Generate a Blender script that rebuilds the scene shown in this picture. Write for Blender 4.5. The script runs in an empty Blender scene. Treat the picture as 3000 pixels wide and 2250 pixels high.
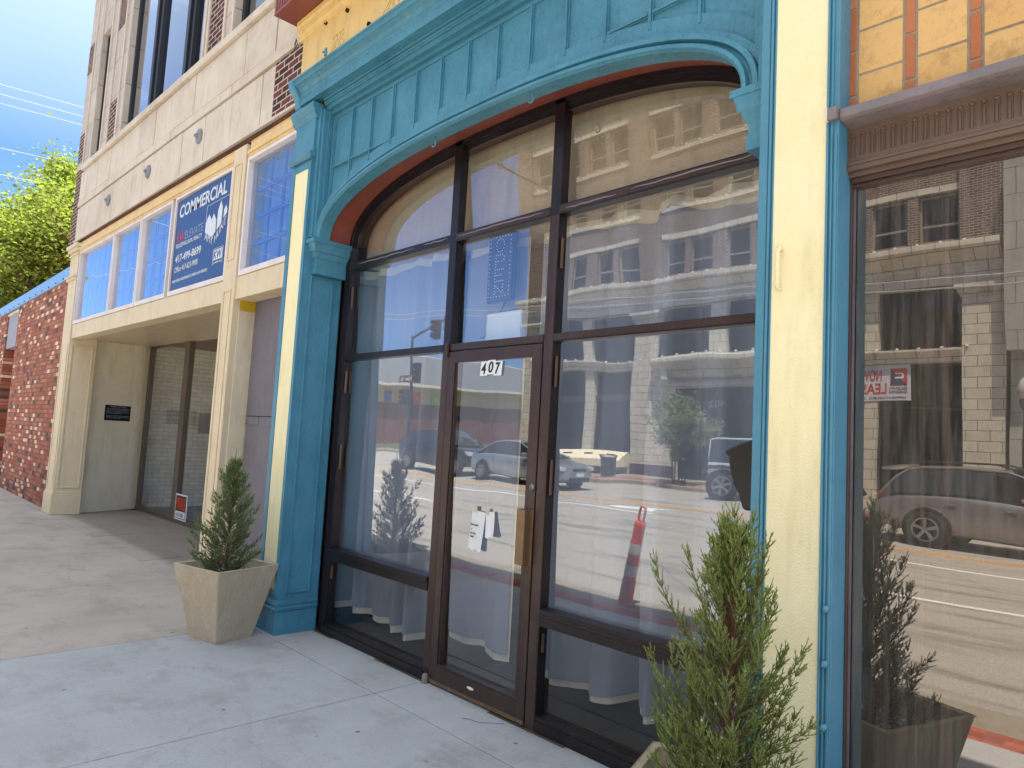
import bpy, bmesh, math, random
from mathutils import Vector, Matrix
R = math.radians
S = bpy.context.scene
# ------------------------------------------------------------------ camera
cam = bpy.data.cameras.new("camera"); camo = bpy.data.objects.new("camera", cam)
S.collection.objects.link(camo); S.camera = camo
cam.sensor_width = 36; cam.lens = 2058.7 / 3000 * 36; cam.clip_start = .05; cam.clip_end = 3000
yaw, pit, rol = .81, .0847, .0545
fw = Vector((-math.sin(yaw)*math.cos(pit), math.cos(yaw)*math.cos(pit), math.sin(pit)))
r0 = Vector((math.cos(yaw), math.sin(yaw), 0)); u0 = r0.cross(fw)
rr = r0*math.cos(rol) + u0*math.sin(rol); uu = -r0*math.sin(rol) + u0*math.cos(rol)
m = Matrix((rr, uu, -fw)).transposed().to_4x4(); m.translation = Vector((0, -2.9474, 1.58))
camo.matrix_world = m
# ------------------------------------------------------------------ world + sun
SUN = Vector((.25, .31, 1)).normalized()
W = bpy.data.worlds.new("World"); S.world = W; W.use_nodes = True
nt = W.node_tree; bg = nt.nodes['Background']
sky = nt.nodes.new('ShaderNodeTexSky'); sky.sky_type = 'NISHITA'; sky.sun_disc = False
sky.sun_elevation = math.asin(SUN.z); sky.sun_rotation = math.atan2(SUN.x, SUN.y)
sky.altitude = 1500; sky.air_density = 1.0; sky.dust_density = .15; sky.ozone_density = 1.8
tc = nt.nodes.new('ShaderNodeTexCoord'); mp = nt.nodes.new('ShaderNodeMapping'); mp.inputs['Scale'].default_value = (1.2, 1.2, 4.5)
nz = nt.nodes.new('ShaderNodeTexNoise'); nz.inputs['Scale'].default_value = 2.2; nz.inputs['Detail'].default_value = 7; nz.inputs['Roughness'].default_value = .62
cr = nt.nodes.new('ShaderNodeValToRGB'); cr.color_ramp.elements[0].position = .5; cr.color_ramp.elements[1].position = .85
cr.color_ramp.elements[1].color = (.35, .35, .35, 1)
mx = nt.nodes.new('ShaderNodeMixRGB'); mx.inputs[2].default_value = (5.5, 6, 6.9, 1)
nt.links.new(tc.outputs['Generated'], mp.inputs[0]); nt.links.new(mp.outputs[0], nz.inputs['Vector'])
nt.links.new(nz.outputs[0], cr.inputs[0]); sy = nt.nodes.new('ShaderNodeSeparateXYZ'); nt.links.new(tc.outputs['Generated'], sy.inputs[0])
cm = nt.nodes.new('ShaderNodeMapRange'); cm.inputs[1].default_value = .12; cm.inputs[2].default_value = -.25; nt.links.new(sy.outputs[1], cm.inputs[0])
cx = nt.nodes.new('ShaderNodeMath'); cx.operation = 'MULTIPLY'; nt.links.new(cr.outputs[0], cx.inputs[0]); nt.links.new(cm.outputs[0], cx.inputs[1]); nt.links.new(cx.outputs[0], mx.inputs[0]); nt.links.new(sky.outputs[0], mx.inputs[1])
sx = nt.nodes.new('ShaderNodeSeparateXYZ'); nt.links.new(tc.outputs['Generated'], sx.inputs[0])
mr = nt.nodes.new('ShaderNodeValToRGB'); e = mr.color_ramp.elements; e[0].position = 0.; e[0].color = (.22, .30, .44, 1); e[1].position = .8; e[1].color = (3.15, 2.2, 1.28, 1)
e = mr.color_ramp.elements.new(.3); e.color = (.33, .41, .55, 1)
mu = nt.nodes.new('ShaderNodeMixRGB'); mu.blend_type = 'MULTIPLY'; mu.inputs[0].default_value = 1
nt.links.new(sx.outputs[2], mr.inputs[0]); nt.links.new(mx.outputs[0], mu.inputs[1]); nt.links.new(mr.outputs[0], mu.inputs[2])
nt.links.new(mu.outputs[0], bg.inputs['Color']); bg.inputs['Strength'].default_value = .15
sl = bpy.data.lights.new("sun", 'SUN'); sl.energy = 4.7; sl.angle = R(.5); sl.color = (1, .95, .87)
so = bpy.data.objects.new("sun", sl); S.collection.objects.link(so); so.rotation_euler = SUN.to_track_quat('Z', 'Y').to_euler()
S.view_settings.view_transform = 'Standard'; S.view_settings.look = 'None'; S.view_settings.gamma = 1; S.view_settings.use_curve_mapping = False
S.view_settings.exposure = 1.9
S.render.engine = 'CYCLES'; S.render.resolution_x = 1024; S.render.resolution_y = 768
S.cycles.max_bounces = 7; S.cycles.diffuse_bounces = 4; S.cycles.glossy_bounces = 4; S.cycles.transparent_max_bounces = 12
S.cycles.sample_clamp_indirect = 6
random.seed(7)
# ------------------------------------------------------------------ material helpers
def lin(h):
    if isinstance(h, tuple): return (*h, 1) if len(h) == 3 else h
    h = h.lstrip('#'); c = [int(h[i:i+2], 16)/255 for i in (0, 2, 4)]
    return (*[x/12.92 if x <= .04045 else ((x+.055)/1.055)**2.4 for x in c], 1)
class NT:
    def __init__(s, name):
        s.m = bpy.data.materials.new(name); s.m.use_nodes = True; s.t = s.m.node_tree; s.t.nodes.clear()
        s.out = s.n('ShaderNodeOutputMaterial')
    def n(s, ty, **k):
        o = s.t.nodes.new(ty)
        for a, b in k.items(): setattr(o, a, b)
        return o
    def l(s, a, b): s.t.links.new(a, b)
    def coord(s, axis=None, scale=(1, 1, 1)):
        tc = s.n('ShaderNodeNewGeometry'); v = tc.outputs['Position']
        if axis is None:
            tc = s.n('ShaderNodeTexCoord'); v = tc.outputs['Object']
        if axis in ('xz', 'yz', 'xy'):
            sp = s.n('ShaderNodeSeparateXYZ'); s.l(v, sp.inputs[0]); cb = s.n('ShaderNodeCombineXYZ')
            s.l(sp.outputs['XYZ'.index(axis[0].upper())], cb.inputs[0]); s.l(sp.outputs['XYZ'.index(axis[1].upper())], cb.inputs[1]); v = cb.outputs[0]
        if scale != (1, 1, 1):
            mp = s.n('ShaderNodeMapping'); mp.inputs['Scale'].default_value = scale; s.l(v, mp.inputs[0]); v = mp.outputs[0]
        return v
    def noise(s, v, sc, det=4, ro=.55):
        o = s.n('ShaderNodeTexNoise'); o.inputs['Scale'].default_value = sc; o.inputs['Detail'].default_value = det; o.inputs['Roughness'].default_value = ro
        s.l(v, o.inputs['Vector']); return o.outputs[0]
    def ramp(s, v, stops, const=False):
        o = s.n('ShaderNodeValToRGB'); e = o.color_ramp.elements
        if const: o.color_ramp.interpolation = 'CONSTANT'
        while len(e) < len(stops): e.new(.5)
        for a, (p, c) in zip(e, stops):
            a.position = p; a.color = lin(c) if not isinstance(c, (int, float)) else (c, c, c, 1)
        s.l(v, o.inputs[0]); return o.outputs[0]
    def mix(s, f, a, b, mode='MIX'):
        o = s.n('ShaderNodeMixRGB', blend_type=mode)
        for i, x in enumerate((f, a, b)):
            if hasattr(x, 'links'): s.l(x, o.inputs[i])
            else: o.inputs[i].default_value = x if i == 0 and not isinstance(x, str) else lin(x)
        return o.outputs[0]
    def math(s, op, a, b=0):
        o = s.n('ShaderNodeMath', operation=op)
        for i, x in enumerate((a, b)):
            if hasattr(x, 'links'): s.l(x, o.inputs[i])
            else: o.inputs[i].default_value = x
        return o.outputs[0]
    def bump(s, h, st, dist=.01, prev=None):
        o = s.n('ShaderNodeBump'); o.inputs['Strength'].default_value = st; o.inputs['Distance'].default_value = dist
        s.l(h, o.inputs['Height'])
        if prev: s.l(prev, o.inputs['Normal'])
        return o.outputs[0]
    def bsdf(s, col, rough=.6, metal=0, normal=None, spec=None, coat=0, **kw):
        p = s.n('ShaderNodeBsdfPrincipled')
        if hasattr(col, 'links'): s.l(col, p.inputs['Base Color'])
        else: p.inputs['Base Color'].default_value = lin(col)
        if hasattr(rough, 'links'): s.l(rough, p.inputs['Roughness'])
        else: p.inputs['Roughness'].default_value = rough
        p.inputs['Metallic'].default_value = metal
        if spec is not None: p.inputs['Specular IOR Level'].default_value = spec
        if coat: p.inputs['Coat Weight'].default_value = coat
        if normal: s.l(normal, p.inputs['Normal'])
        for k, v in kw.items(): p.inputs[k].default_value = v
        s.l(p.outputs[0], s.out.inputs[0]); s.p = p; return s.m
def paint(name, c, c2=None, rough=.5, bs=60, bst=.25, dirt=.35, peel=0, coat=0, spec=.5, dc='#4a4238', metal=0):
    n = NT(name); v = n.coord()
    f = n.noise(v, 3.1, 6, .65); col = n.mix(n.ramp(f, [(.35, 0.), (.7, 1.)]), c, c2 or c)
    g = n.noise(v, 11, 8, .7); col = n.mix(n.math('MULTIPLY', n.ramp(g, [(.55, 0.), (.78, 1.)]), dirt), col, dc)
    ch = n.noise(v, 38, 4, .7); col = n.mix(n.math('MULTIPLY', n.ramp(ch, [(.66, 0.), (.69, 1.)]), min(.8, dirt*1.6)), col, dc)
    stn = n.noise(n.coord(None, (1, 1, .18)), 7, 6, .7); col = n.mix(n.math('MULTIPLY', n.ramp(stn, [(.5, 0.), (.72, 1.)]), .28), col, dc)
    h = n.noise(v, bs, 5, .6); nm = n.bump(h, min(1, bst*1.6), .007); hb_ = n.noise(n.coord(None, (1, 1, .12)), 55, 4, .6); nm = n.bump(hb_, .22, .003, nm)
    if peel:
        v2 = n.coord(scale=(1, 1, .35)); h2 = n.noise(v2, 26, 6, .7); h2 = n.ramp(h2, [(.5, 0.), (.56, 1.)]); nm = n.bump(h2, peel, .003, nm)
    return n.bsdf(col, rough, metal, nm, spec, coat)
def flat(name, c, rough=.6, metal=0, spec=.5, coat=0):
    n = NT(name); v = n.coord(); f = n.noise(v, 6, 4); col = n.mix(n.math('MULTIPLY', f, .25), c, '#3a3632')
    return n.bsdf(col, rough, metal, None, spec, coat)
def brick(name, axis, bw, bh, stops, mortar, msz=.008, rough=.85, off=.5, bst=.6, dirt=.3, ofs=(0, 0)):
    n = NT(name); v = n.coord(axis)
    mp = n.n('ShaderNodeMapping'); mp.inputs['Location'].default_value = (ofs[0], ofs[1], 0); n.l(v, mp.inputs[0])
    wob = n.n('ShaderNodeTexNoise'); wob.inputs['Scale'].default_value = 9; n.l(v, wob.inputs['Vector'])
    mm = n.mix(.006, mp.outputs[0], wob.outputs['Color'])
    b = n.n('ShaderNodeTexBrick'); b.offset = off
    for k, x in dict(Scale=1.0, **{'Mortar Size': msz, 'Mortar Smooth': .15, 'Brick Width': bw, 'Row Height': bh, 'Bias': 0.}).items(): b.inputs[k].default_value = x
    b.inputs['Color1'].default_value = (0, 0, 0, 1); b.inputs['Color2'].default_value = (1, 1, 1, 1); b.inputs['Mortar'].default_value = (.5, .5, .5, 1)
    n.l(mm, b.inputs['Vector'])
    col = n.ramp(b.outputs['Color'], stops, True); f = n.noise(n.coord('p'), 24, 6, .7)
    col = n.mix(.45, col, n.mix(f, '#241d1a', '#ffffff'), 'OVERLAY')
    col = n.mix(b.outputs['Fac'], col, mortar)
    d = n.noise(n.coord('p'), 1.3, 5, .6); col = n.mix(n.math('MULTIPLY', n.ramp(d, [(.45, 0.), (.75, 1.)]), dirt), col, '#3b332d')
    inv = n.math('SUBTRACT', 1, b.outputs['Fac']); h = n.math('ADD', inv, n.math('MULTIPLY', f, .35))
    return n.bsdf(col, rough, 0, n.bump(h, bst, .006), .3)
# glass that reflects by angle and lets the rest through
def glass(name, gain=2.2, tint='#ffffff', rough=0., wav=.015, dust=0., ior=1.5, streak=0., gcol=(.97, .98, 1, 1)):
    n = NT(name); ge = n.n('ShaderNodeNewGeometry'); dt = n.n('ShaderNodeVectorMath', operation='DOT_PRODUCT')
    n.l(ge.outputs['Incoming'], dt.inputs[0]); n.l(ge.outputs['Normal'], dt.inputs[1])
    c5 = n.math('POWER', n.math('SUBTRACT', 1., n.math('ABSOLUTE', dt.outputs['Value'])), 5.)   # Schlick, same from both sides
    f = n.math('MINIMUM', n.math('MULTIPLY', n.math('ADD', .045, n.math('MULTIPLY', c5, .955)), gain), 1.)
    tr = n.n('ShaderNodeBsdfTransparent'); tr.inputs[0].default_value = lin(tint)
    gl = n.n('ShaderNodeBsdfGlossy'); gl.inputs['Roughness'].default_value = rough; gl.inputs['Color'].default_value = gcol
    if wav:
        h = n.noise(n.coord('p'), 1.6, 1, .4); b = n.bump(h, wav, .05); n.l(b, gl.inputs['Normal'])
    mx = n.n('ShaderNodeMixShader'); n.l(f, mx.inputs[0]); n.l(tr.outputs[0], mx.inputs[1]); n.l(gl.outputs[0], mx.inputs[2]); o = mx.outputs[0]
    if dust:
        df = n.n('ShaderNodeBsdfDiffuse'); df.inputs[0].default_value = lin('#b9b2a6')
        v = n.coord('xz', (9, .6, 1)) if streak else n.coord('p')
        k = n.ramp(n.noise(v, 4 if streak else 3, 8, .72), [(.42, .25), (.75, 1.)]); k = n.math('MULTIPLY', k, dust)
        if streak:
            k2 = n.ramp(n.noise(n.coord('xz', (38, .35, 1)), 3, 3, .8), [(.66, 0.), (.74, 1.)]); k = n.math('ADD', k, n.math('MULTIPLY', k2, streak))
        else:
            k2 = n.ramp(n.noise(n.coord('p'), 130, 1, .5), [(.76, 0.), (.79, 1.)]); k = n.math('ADD', k, n.math('MULTIPLY', k2, .35))
        m2 = n.n('ShaderNodeMixShader'); n.l(k, m2.inputs[0]); n.l(o, m2.inputs[1]); n.l(df.outputs[0], m2.inputs[2]); o = m2.outputs[0]
    n.l(o, n.out.inputs[0]); return n.m
# ------------------------------------------------------------------ object helpers
def wpos(o):
    v = Vector((0, 0, 0))
    while o: v += o.location; o = o.parent
    return v
def props(o, label=None, cat=None, group=None, kind=None):
    if label: o['label'] = label
    if cat: o['category'] = cat
    if group: o['group'] = group
    if kind: o['kind'] = kind
    return o
def thing(name, label, cat, loc=(0, 0, 0), rz=0, group=None):
    o = bpy.data.objects.new(name, None); S.collection.objects.link(o); o.empty_display_size = .2
    o.location = loc; o.rotation_euler = (0, 0, rz); return props(o, label, cat, group)
class MB:
    def __init__(s, warp=None): s.v = []; s.f = []; s.mi = []; s.warp = warp; s.cur = 0
    def add(s, vs, fs):
        k = len(s.v); s.v += [tuple(v) for v in vs]; s.f += [tuple(k+i for i in f) for f in fs]; s.mi += [s.cur]*len(fs); return s
    def box(s, x0, x1, y0, y1, z0, z1):
        return s.add([(x0, y0, z0), (x1, y0, z0), (x1, y1, z0), (x0, y1, z0), (x0, y0, z1), (x1, y0, z1), (x1, y1, z1), (x0, y1, z1)],
                     [(0, 3, 2, 1), (4, 5, 6, 7), (0, 1, 5, 4), (1, 2, 6, 5), (2, 3, 7, 6), (3, 0, 4, 7)])
    def prism(s, pts, axis, a0, a1):   # polygon in the plane normal to axis, extruded a0..a1
        def P(p, a): return {'x': (a, p[0], p[1]), 'y': (p[0], a, p[1]), 'z': (p[0], p[1], a)}[axis]
        n = len(pts); vs = [P(p, a0) for p in pts] + [P(p, a1) for p in pts]
        return s.add(vs, [tuple(range(n))[::-1], tuple(range(n, 2*n))] + [(i, (i+1) % n, n+(i+1) % n, n+i) for i in range(n)])
    def quad(s, a, b, c, d): return s.add([a, b, c, d], [(0, 1, 2, 3)])
    def strip(s, A, B, closed=False):
        n = len(A); r = range(n if closed else n-1)
        return s.add(list(A)+list(B), [(i, (i+1) % n, n+(i+1) % n, n+i) for i in r])
    def tube(s, pts, rad, seg=8, cap=True):
        pts = [Vector(p) for p in pts]; rs = rad if isinstance(rad, (list, tuple)) else [rad]*len(pts); k = len(s.v); prev = None
        for i, p in enumerate(pts):
            d = (pts[min(i+1, len(pts)-1)]-pts[max(i-1, 0)]).normalized()
            a = prev if prev is not None else (Vector((0, 0, 1)) if abs(d.z) < .9 else Vector((1, 0, 0)))
            x = (a - d*a.dot(d)).normalized(); prev = x; y = d.cross(x)
            for j in range(seg):
                t = 2*math.pi*j/seg; s.v.append(tuple(p+(x*math.cos(t)+y*math.sin(t))*rs[i]))
        for i in range(len(pts)-1):
            for j in range(seg):
                q = (k+i*seg+j, k+i*seg+(j+1) % seg, k+(i+1)*seg+(j+1) % seg, k+(i+1)*seg+j); s.f.append(q); s.mi.append(s.cur)
        if cap:
            s.f.append(tuple(k+j for j in range(seg))[::-1]); s.f.append(tuple(k+(len(pts)-1)*seg+j for j in range(seg))); s.mi += [s.cur]*2
        return s
    def lathe(s, prof, cx, cy, seg=20, rot=0, axis='z', cz=0):
        k = len(s.v)
        for r, z in prof:
            for j in range(seg):
                t = 2*math.pi*j/seg+rot; a, b = r*math.cos(t), r*math.sin(t)
                s.v.append({'z': (cx+a, cy+b, cz+z), 'y': (cx+a, cy+z, cz+b), 'x': (cx+z, cy+a, cz+b)}[axis])
        for i in range(len(prof)-1):
            for j in range(seg): s.f.append((k+i*seg+j, k+i*seg+(j+1) % seg, k+(i+1)*seg+(j+1) % seg, k+(i+1)*seg+j)); s.mi.append(s.cur)
        return s
    def build(s, name, mat, parent=None, smooth=False, bevel=0, local=False, label=None, cat=None, group=None, kind=None, subs=0, wn=False):
        vs = s.v
        if s.warp: vs = [s.warp(v) for v in vs]
        if parent and not local:
            o = wpos(parent); vs = [(v[0]-o.x, v[1]-o.y, v[2]-o.z) for v in vs]
        me = bpy.data.meshes.new(name); me.from_pydata(vs, [], s.f); mats = mat if isinstance(mat, (list, tuple)) else [mat]
        for q in mats: me.materials.append(q)
        if len(mats) > 1: me.polygons.foreach_set('material_index', s.mi)
        bm = bmesh.new(); bm.from_mesh(me); bmesh.ops.recalc_face_normals(bm, faces=bm.faces); bm.to_mesh(me); bm.free()
        if smooth: me.polygons.foreach_set('use_smooth', [True]*len(me.polygons))
        ob = bpy.data.objects.new(name, me); S.collection.objects.link(ob); ob.parent = parent
        if bevel:
            b = ob.modifiers.new('bevel', 'BEVEL'); b.width = bevel; b.segments = 2; b.limit_method = 'ANGLE'; b.angle_limit = R(40)
        if subs:
            b = ob.modifiers.new('sub', 'SUBSURF'); b.levels = subs; b.render_levels = subs
        return props(ob, label, cat, group, kind)
def facade(mb, mp, u0, u1, z0, z1, holes, depth):
    """front skin with rectangular holes and their reveals; mp(u, d, z)->xyz, d grows into the wall"""
    us = sorted({u0, u1, *[h[0] for h in holes], *[h[1] for h in holes]}); zs = sorted({z0, z1, *[h[2] for h in holes], *[h[3] for h in holes]})
    us = [u for u in us if u0 <= u <= u1]; zs = [z for z in zs if z0 <= z <= z1]
    ins = lambda u, z: any(h[0] < u < h[1] and h[2] < z < h[3] for h in holes)
    for a, b in zip(us, us[1:]):
        for c, d in zip(zs, zs[1:]):
            if not ins((a+b)/2, (c+d)/2): mb.quad(mp(a, 0, c), mp(b, 0, c), mp(b, 0, d), mp(a, 0, d))
    for h in holes:
        a, b, c, d = h[:4]
        for p, q in (((a, c), (b, c)), ((b, c), (b, d)), ((b, d), (a, d)), ((a, d), (a, c))):
            mb.quad(mp(p[0], 0, p[1]), mp(q[0], 0, q[1]), mp(q[0], depth, q[1]), mp(p[0], depth, p[1]))
def text(body, name, mat, parent, origin, w, h, xdir=(1, 0, 0), up=(0, 0, 1), ext=.001, shear=0, font_bold=0, local=False, align='fit', top=True):
    cu = bpy.data.curves.new(name, 'FONT'); cu.body = body; cu.size = 1; cu.extrude = ext; cu.offset = font_bold; cu.shear = shear; cu.resolution_u = 3
    ob = bpy.data.objects.new(name+'_t', cu); S.collection.objects.link(ob); dg = bpy.context.evaluated_depsgraph_get()
    me = bpy.data.meshes.new_from_object(ob.evaluated_get(dg)); bpy.data.objects.remove(ob)
    xs = [v.co.x for v in me.vertices]; ys = [v.co.y for v in me.vertices]; x0, x1, y0, y1 = min(xs), max(xs), min(ys), max(ys)
    X = Vector(xdir).normalized(); U = Vector(up).normalized(); N = X.cross(U); O = Vector(origin)
    if parent and not local: O = O-wpos(parent)
    sx = w/(x1-x0); sy = h/(y1-y0)
    for v in me.vertices: c = v.co.copy(); v.co = O + X*(c.x-x0)*sx + U*(c.y-y0)*sy + N*c.z
    me.name = name; me.materials.clear(); me.materials.append(mat)
    o = bpy.data.objects.new(name, me); S.collection.objects.link(o); o.parent = parent; return o
# ------------------------------------------------------------------ materials
BLUE, BLUE2 = '#3d7b91', '#4b8a9f'
M = dict(
 blue=paint('blue_paint', BLUE, BLUE2, .42, 45, .5, .2, .5, dc='#285261'),
 blue_smooth=paint('blue_paint_smooth', '#47829a', '#508ba2', .4, 60, .2, .1, .12, dc='#2c5a6a'),
 yellow=paint('pale_yellow_stucco', '#f0e3b2', '#f4eabf', .8, 120, .4, .07, dc='#a8996a'),
 frieze=paint('ochre_paint', '#e2c07a', '#dcb66c', .6, 40, .25, .25, .2, dc='#8b7342'),
 redbrown=paint('red_brown_paint', '#7e4034', '#87473a', .45, 70, .2, .2),
 redsoft=paint('rust_red_paint', '#8a4636', '#7a3b2e', .5, 60, .2, .2),
 bronze=paint('bronze_aluminium', '#3b2c28', '#463632', .33, 90, .12, .25, dc='#6b5c55', metal=.35),
 bronze_d=paint('dark_bronze_aluminium', '#1d1719', '#262022', .32, 90, .12, .2, dc='#4b4245', metal=.3),
 bronze_l=paint('worn_bronze', '#6a5443', '#8a6c50', .35, 80, .12, .3, metal=.5),
 brownmetal=paint('brown_sheet_metal', '#6b5749', '#5c4a3f', .5, 50, .3, .3, .1, dc='#31302a'),
 flash=paint('weathered_flashing', '#85757a', '#6a6660', .55, 40, .5, .6, dc='#4a4a42'),
 cream=paint('cream_paint', '#dfccaa', '#d6c4a0', .6, 60, .35, .22, .2, dc='#9a8a6a'),
 cream2=paint('cream_stucco', '#e2d4b6', '#d8caaa', .75, 90, .5, .15, dc='#8d7f63'),
 creamy=paint('warm_cream_paint', '#e3c48c', '#d9b87c', .6, 60, .35, .2, .2, dc='#9a7a4a'),
 whitef=paint('white_window_frame', '#e6ddd6', '#dccfc8', .5, 80, .15, .2, dc='#a39a90'),
 grey=paint('grey_painted_board', '#77717a', '#6f6a73', .6, 50, .3, .2),
 stuccoin=paint('beige_plaster', '#c3b49b', '#b8aa90', .8, 55, .8, .15),
 rust=paint('rusty_steel', '#4a2a20', '#6a3f2a', .9, 60, .9, .5, .6, dc='#1c1512'),
 asph=None, white=flat('white_plastic', '#e8ecee', .4), black=flat('black_plastic', '#0d0c0c', .3), matte=flat('matte_black', '#0c0d12', .75, spec=.15),
 blackp=flat('black_paint', '#16181c', .5), steel=flat('galvanised_steel', '#8a8c8e', .45, .7),
)
def limestone(name, c1, c2, c3, dirt=.5):
    n = NT(name); v = n.coord('p'); g = n.n('ShaderNodeNewGeometry')
    col = n.mix(n.ramp(g.outputs['Random Per Island'], [(0, 0.), (1, 1.)]), c1, c2)
    f = n.noise(v, 2.2, 8, .7); col = n.mix(n.ramp(f, [(.4, 0.), (.7, .8)]), col, c3)
    f2 = n.noise(n.coord(None, (1, 1, .3)), 5, 8, .75); col = n.mix(n.math('MULTIPLY', n.ramp(f2, [(.52, 0.), (.75, 1.)]), dirt), col, '#8f8579')
    h = n.noise(v, 45, 8, .7); return n.bsdf(col, .85, 0, n.bump(h, .35, .006), .25)
M['lime'] = limestone('limestone', '#d2c4b2', '#c2b4a4', '#ddd2c4')
M['tan'] = None
def tile(name, stops, speck, bst=.5):
    n = NT(name); g = n.n('ShaderNodeNewGeometry'); col = n.ramp(g.outputs['Random Per Island'], stops); v = n.coord('p')
    sp = n.noise(v, 160, 3, .6); col = n.mix(n.math('MULTIPLY', n.ramp(sp, [(.58, 0.), (.7, 1.)]), .45), col, speck)
    d = n.noise(v, 9, 7, .75); col = n.mix(n.math('MULTIPLY', n.ramp(d, [(.52, 0.), (.7, 1.)]), .6), col, '#8a6a3c'); d2 = n.noise(v, 45, 6, .8); col = n.mix(n.math('MULTIPLY', n.ramp(d2, [(.56, 0.), (.68, 1.)]), .5), col, '#9a7440')
    return n.bsdf(col, .6, 0, n.bump(sp, bst, .002), .4)
M['tan'] = tile('tan_glazed_tile', [(0, '#d0a466'), (1, '#d9b072')], '#a87c3e')
M['orange'] = tile('orange_tile', [(0, '#b56e44'), (.5, '#a55f38'), (1, '#bf7a50')], '#7c3d1e')
M['mortar'] = paint('grey_mortar', '#a29a8c', '#8e8779', .9, 120, .7, .4)
# rug brick, clay face
BR = lambda nm, ax, **k: brick(nm, ax, .2, .067, [(0, '#4a2b29'), (.25, '#5c322d'), (.5, '#3d2626'), (.75, '#653930')], '#c9b6a4', .007, **k)
M['dbrick'] = BR('dark_brick', 'xz', ofs=(0, .03))
M['brick402'] = brick('purple_brown_brick', 'xz', .22, .075, [(0, '#544039'), (.3, '#604a42'), (.55, '#483632'), (.8, '#685046')], '#b8a898', .009)
MIXST = [(0, '#a25c44'), (.18, '#ad684e'), (.34, '#94523c'), (.46, '#b8755a'), (.6, '#9c5843'), (.72, '#dcb89c'), (.81, '#e4c6ae'), (.845, '#5a463e'), (.93, '#a85a42')]
M['mixbrick'] = brick('mixed_red_brick', 'xz', .225, .083, MIXST, '#6e5a4e', .009, bst=1., dirt=.15)
M['mixbrick2'] = brick('mixed_red_brick_side', 'yz', .2, .083, MIXST, '#6a5850', .006, bst=1.)
M['whitebrick'] = brick('white_painted_brick', 'yz', .22, .08, [(0, '#dedacb'), (.5, '#e6e2d4'), (.8, '#d6d2c4')], '#b5b1a2', .006, bst=1.2)
M['terra'] = None
def terracotta(name, ax, bw, bh, c1, c2, mortar='#6f6a60', msz=.012):
    n = NT(name); v = n.coord(ax); b = n.n('ShaderNodeTexBrick'); b.offset = .5
    for k, x in dict(Scale=1.0, **{'Mortar Size': msz, 'Mortar Smooth': .1, 'Brick Width': bw, 'Row Height': bh}).items(): b.inputs[k].default_value = x
    b.inputs['Color1'].default_value = lin(c1); b.inputs['Color2'].default_value = lin(c2); b.inputs['Mortar'].default_value = lin(mortar); n.l(v, b.inputs['Vector'])
    d = n.noise(n.coord('p'), 2.5, 7, .7); col = n.mix(n.math('MULTIPLY', n.ramp(d, [(.45, 0.), (.75, 1.)]), .35), b.outputs['Color'], '#7d766a')
    return n.bsdf(col, .6, 0, n.bump(n.math('SUBTRACT', 1, b.outputs['Fac']), .5, .01), .4)
M['terra'] = terracotta('cream_terracotta', 'xz', .62, .31, '#cdc6b4', '#c2bbaa')
M['terray'] = terracotta('cream_terracotta_side', 'yz', .62, .31, '#cdc6b4', '#c2bbaa')
M['greyst'] = terracotta('grey_stone_cladding', 'xz', 1.2, .75, '#a8a69c', '#a09e94', '#5f5d57')
M['granite'] = terracotta('red_granite', 'yz', .9, .6, '#7b4636', '#6c3a2e', '#4a2a22', .01)
# ------------------------------------------------------------------ ground
def conc(name, c1, c2, c3, ax=(1, 1, 1), grain=1., spots=.7):
    n = NT(name); v = n.coord('p'); f = n.noise(v, .9, 6, .6); col = n.mix(n.ramp(f, [(.35, 0.), (.65, 1.)]), c1, c2)
    f3 = n.noise(n.coord('xy', (1.2, .35, 1)), 5, 8, .75); col = n.mix(n.ramp(f3, [(.5, 0.), (.8, .6)]), col, c3)
    st = n.noise(v, 14, 5, .75); col = n.mix(n.math('MULTIPLY', n.ramp(st, [(.655, 0.), (.69, 1.)]), spots), col, '#4d4743')
    st2 = n.noise(n.coord('xy', (1., 1.4, 1)), 1.7, 7, .7); col = n.mix(n.math('MULTIPLY', n.ramp(st2, [(.5, 0.), (.64, 1.)]), .32), col, '#7f766d')
    vo = n.n('ShaderNodeTexVoronoi'); vo.inputs['Scale'].default_value = 3.1; n.l(v, vo.inputs['Vector']); col = n.mix(n.math('MULTIPLY', n.ramp(vo.outputs['Distance'], [(.035, 1.), (.05, 0.)]), .75), col, '#5a5552')
    w = n.noise(v, 7, 8, .8); col = n.mix(n.math('MULTIPLY', n.ramp(w, [(.6, 0.), (.72, 1.)]), .4), col, '#c9c5be')
    g = n.noise(v, 260, 3, .7); col = n.mix(.22*grain, col, n.mix(g, '#000000', '#ffffff'), 'OVERLAY')
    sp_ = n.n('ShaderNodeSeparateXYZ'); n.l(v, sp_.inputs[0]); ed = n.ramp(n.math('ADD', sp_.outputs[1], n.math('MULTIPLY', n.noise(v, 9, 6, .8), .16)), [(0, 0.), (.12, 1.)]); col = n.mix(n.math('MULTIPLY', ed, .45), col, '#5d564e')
    vc = n.n('ShaderNodeTexVoronoi', feature='DISTANCE_TO_EDGE'); vc.inputs['Scale'].default_value = .55; n.l(n.mix(.35, v, n.noise(v, 1.5, 6, .7), 'ADD'), vc.inputs['Vector']); ck = n.ramp(vc.outputs['Distance'], [(0, 1.), (.0035, 0.)]); col = n.mix(n.math('MULTIPLY', ck, .14), col, '#554e48')
    gr2 = n.noise(v, 60, 4, .8); col = n.mix(.35*grain, col, n.mix(gr2, '#3a3a3a', '#c8c8c8'), 'OVERLAY')
    h = n.noise(n.coord('xy', (1, .25, 1)), 40, 7, .7); nm = n.bump(h, .5, .006); nm = n.bump(g, .2, .002, nm)
    return n.bsdf(col, .8, 0, nm, .3)
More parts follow.
